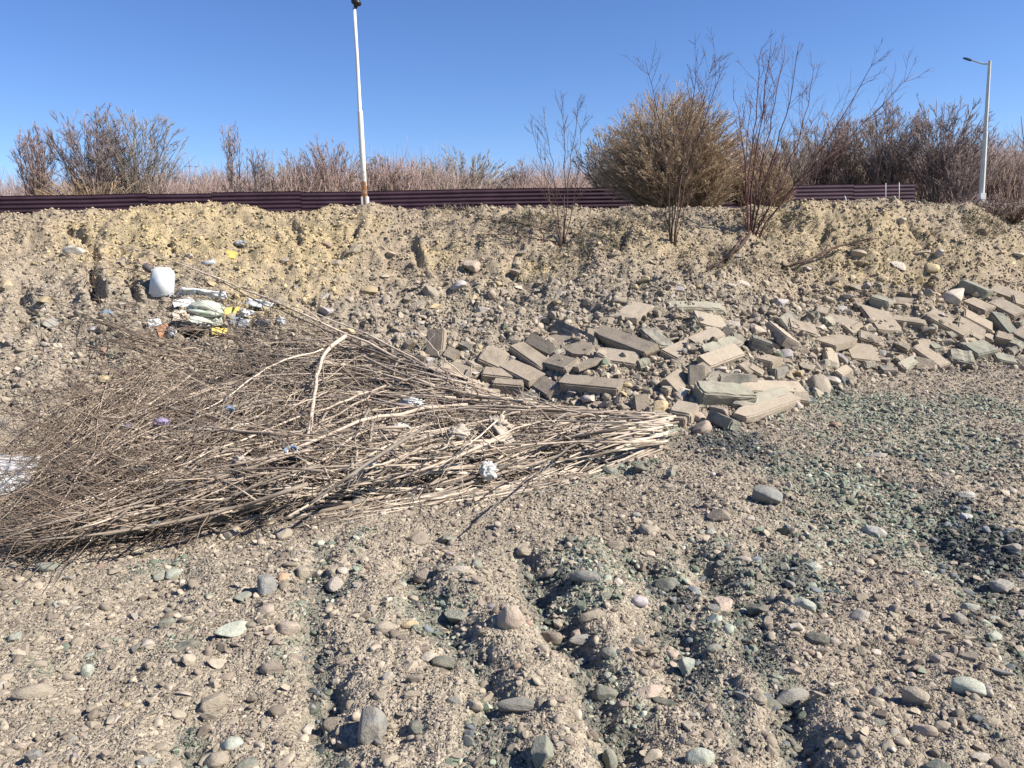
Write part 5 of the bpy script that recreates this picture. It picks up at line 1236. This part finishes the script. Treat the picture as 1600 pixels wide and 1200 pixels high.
for k, (x, y, ww, hh_) in enumerate([(270, 524, 14, 20), (300, 518, 12, 16)]): crumple('white_scrap', x, y, ww, hh_, .5, WBAG, ['upright white scrap on the black bag, the larger of two', 'smaller white scrap on the right of the black bag'][k], 'plastic scrap', 41 + k, .4, .07)
sheet('brick_shard', [(244, 511), (262, 506), (258, 522), (248, 524)], ORB, 'orange-brown brick shard next to the black bag', 'brick', [.08, .10, .04, .04], .005, 9, .05, 6, 5)
crumple('white_scrap', 400, 478, 44, 14, .5, WBAG, 'white crumpled plastic behind the yellow board', 'plastic scrap', 51, .4, .02)
crumple('white_scrap', 384, 494, 30, 16, .6, WBAG, 'white torn plastic between the yellow board and the arching branches', 'plastic scrap', 52, .4, .02)
lathe('pipe_piece', [(0, -.10), (.036, -.10), (.036, .10), (.024, .10), (.024, -.06), (0, -.06)], 14, GPL, None, tuple(cast1(325, 411, .03)), (R(6), R(80), R(10))); tag(bpy.context.scene.objects['pipe_piece'], 'short grey pipe piece lying on the ochre bank', 'pipe')
crumple('grey_scrap', 376, 382, 18, 8, .6, GPL, 'small grey scrap above the small yellow one', 'plastic scrap', 61)
crumple('blue_scrap', 167, 492, 22, 10, .6, BLUEP, 'pale blue-white scrap among twigs on the bank', 'plastic scrap', 62)
crumple('blue_scrap', 440, 508, 16, 20, .6, GPL, 'grey-blue netting scrap under the arching branches', 'plastic scrap', 63, .4)
crumple('plastic_bag', 762, 741, 34, 34, .6, WBAG, 'crumpled white plastic bag caught at the lower edge of the heap', 'plastic bag', 71, .42, .12, 3)
crumple('white_rag', 645, 632, 36, 16, .5, WBAG, 'white rag on top of the heap under the upper bundle', 'rag', 72, .42, .30, 3)
crumple('dirty_rag', 715, 682, 46, 22, .6, RAG, 'frayed pale rag hanging on the branches in the middle', 'rag', 73, .45, .30, 3.4)
crumple('dirty_rag', 782, 672, 34, 30, .5, RAG, 'shredded brown rag strips beside the frayed pale rag', 'rag', 74, .45, .26, 3.4)
crumple('white_rag', 628, 668, 26, 10, .5, WBAG, 'small white rag left of the frayed pale rag', 'rag', 75, .42, .30, 3)
crumple('white_scrap', 585, 731, 16, 16, .6, WBAG, 'white scrap touching the stripped pole', 'plastic scrap', 76, .4, .2)
crumple('dark_scrap', 572, 742, 30, 16, .6, DKB, 'dark film beneath the stripped pole', 'plastic scrap', 77, .35, .1)
crumple('white_rag', 380, 722, 34, 14, .6, RAG, 'dusty pale rag in the lower left of the heap', 'rag', 78, .42, .26, 3)
crumple('dark_scrap', 222, 738, 34, 14, .5, DKB, 'dark blue film on the lower left of the heap', 'plastic scrap', 79, .35, .2)
crumple('teal_scrap', 195, 828, 16, 14, .6, TEAL, 'teal scrap at the lower edge of the heap', 'plastic scrap', 80, .35, .12)
crumple('white_scrap', 246, 818, 22, 10, .6, WBAG, 'pale scrap to the right of the teal one', 'plastic scrap', 81, .4, .12)
crumple('purple_cloth', 254, 664, 34, 16, .6, PURP, 'faded purple cloth between twigs on the left of the heap', 'cloth', 82, .35, .2)
crumple('purple_cloth', 204, 668, 22, 10, .6, PURP, 'smaller faded purple cloth beside the larger one', 'cloth', 83, .35, .2)
crumple('blue_scrap', 360, 640, 16, 10, .6, BLUEP, 'light blue scrap in the upper left of the heap', 'plastic scrap', 84, .35, .3)
sheet('bark_piece', [(762, 652), (776, 650), (804, 690), (788, 694)], RAG, 'strip of pale bark hanging in the middle of the heap', 'bark', [.34, .34, .22, .22], .02, 12, .02, 10, 8)
tin = empty('tin', cast1(456, 724, .24)); tag(tin, 'small dark tin with a blue rim lodged by the crosswise branch', 'tin'); tin.rotation_euler = (R(24), R(8), 0)
lathe('body', [(0, 0), (.045, 0), (.045, .10), (.040, .10), (.040, .02), (0, .02)], 16, DKB, tin); lathe('rim', [(.038, .10), (.048, .10), (.048, .125), (.038, .125), (.038, .10)], 16, BLUEP, tin)
sheet('plastic_film', [(-30, 712), (64, 716), (38, 770), (-40, 786)], WBAG, 'streaky white plastic film under the branch tips at the frame edge', 'plastic sheet', [.03, .05, .03, .03], .03, 15, .006, 30, 14)
# more of the tip: flat torn pieces between the white can and the arching branches
for k, (q, mt, lab) in enumerate([
    ([(268, 470), (300, 466), (306, 477), (272, 482)], WBAG, 'dirty white flat piece under the long white plastic sheet'),
    ([(388, 466), (428, 474), (420, 484), (384, 478)], WBAG, 'off-white torn sheet at the right end of the litter heap'),
    ([(362, 494), (392, 500), (384, 512), (358, 506)], GPL, 'grey plastic piece in front of the yellow board'),
    ([(402, 496), (430, 500), (424, 512), (400, 508)], RAG, 'brownish cloth piece in the litter by the arching branches'),
    ([(310, 452), (330, 452), (326, 460), (306, 460)], BLK, 'black strip across the long white plastic sheet'),
    ([(228, 500), (250, 498), (252, 508), (232, 512)], WBAG, 'dusty pale sheet scrap left of the green sack'),
    ([(330, 512), (356, 514), (352, 524), (330, 524)], YEL, 'dull yellow piece below the green sack flap'),
    ([(270, 486), (296, 484), (290, 500), (268, 502)], RAG, 'brown-grey cloth on the left side of the green sack')]):
    sheet('litter_piece', q, mt, lab, 'litter', [.11, .11, .05, .05], .03, 30 + k, .01, 12, 8)
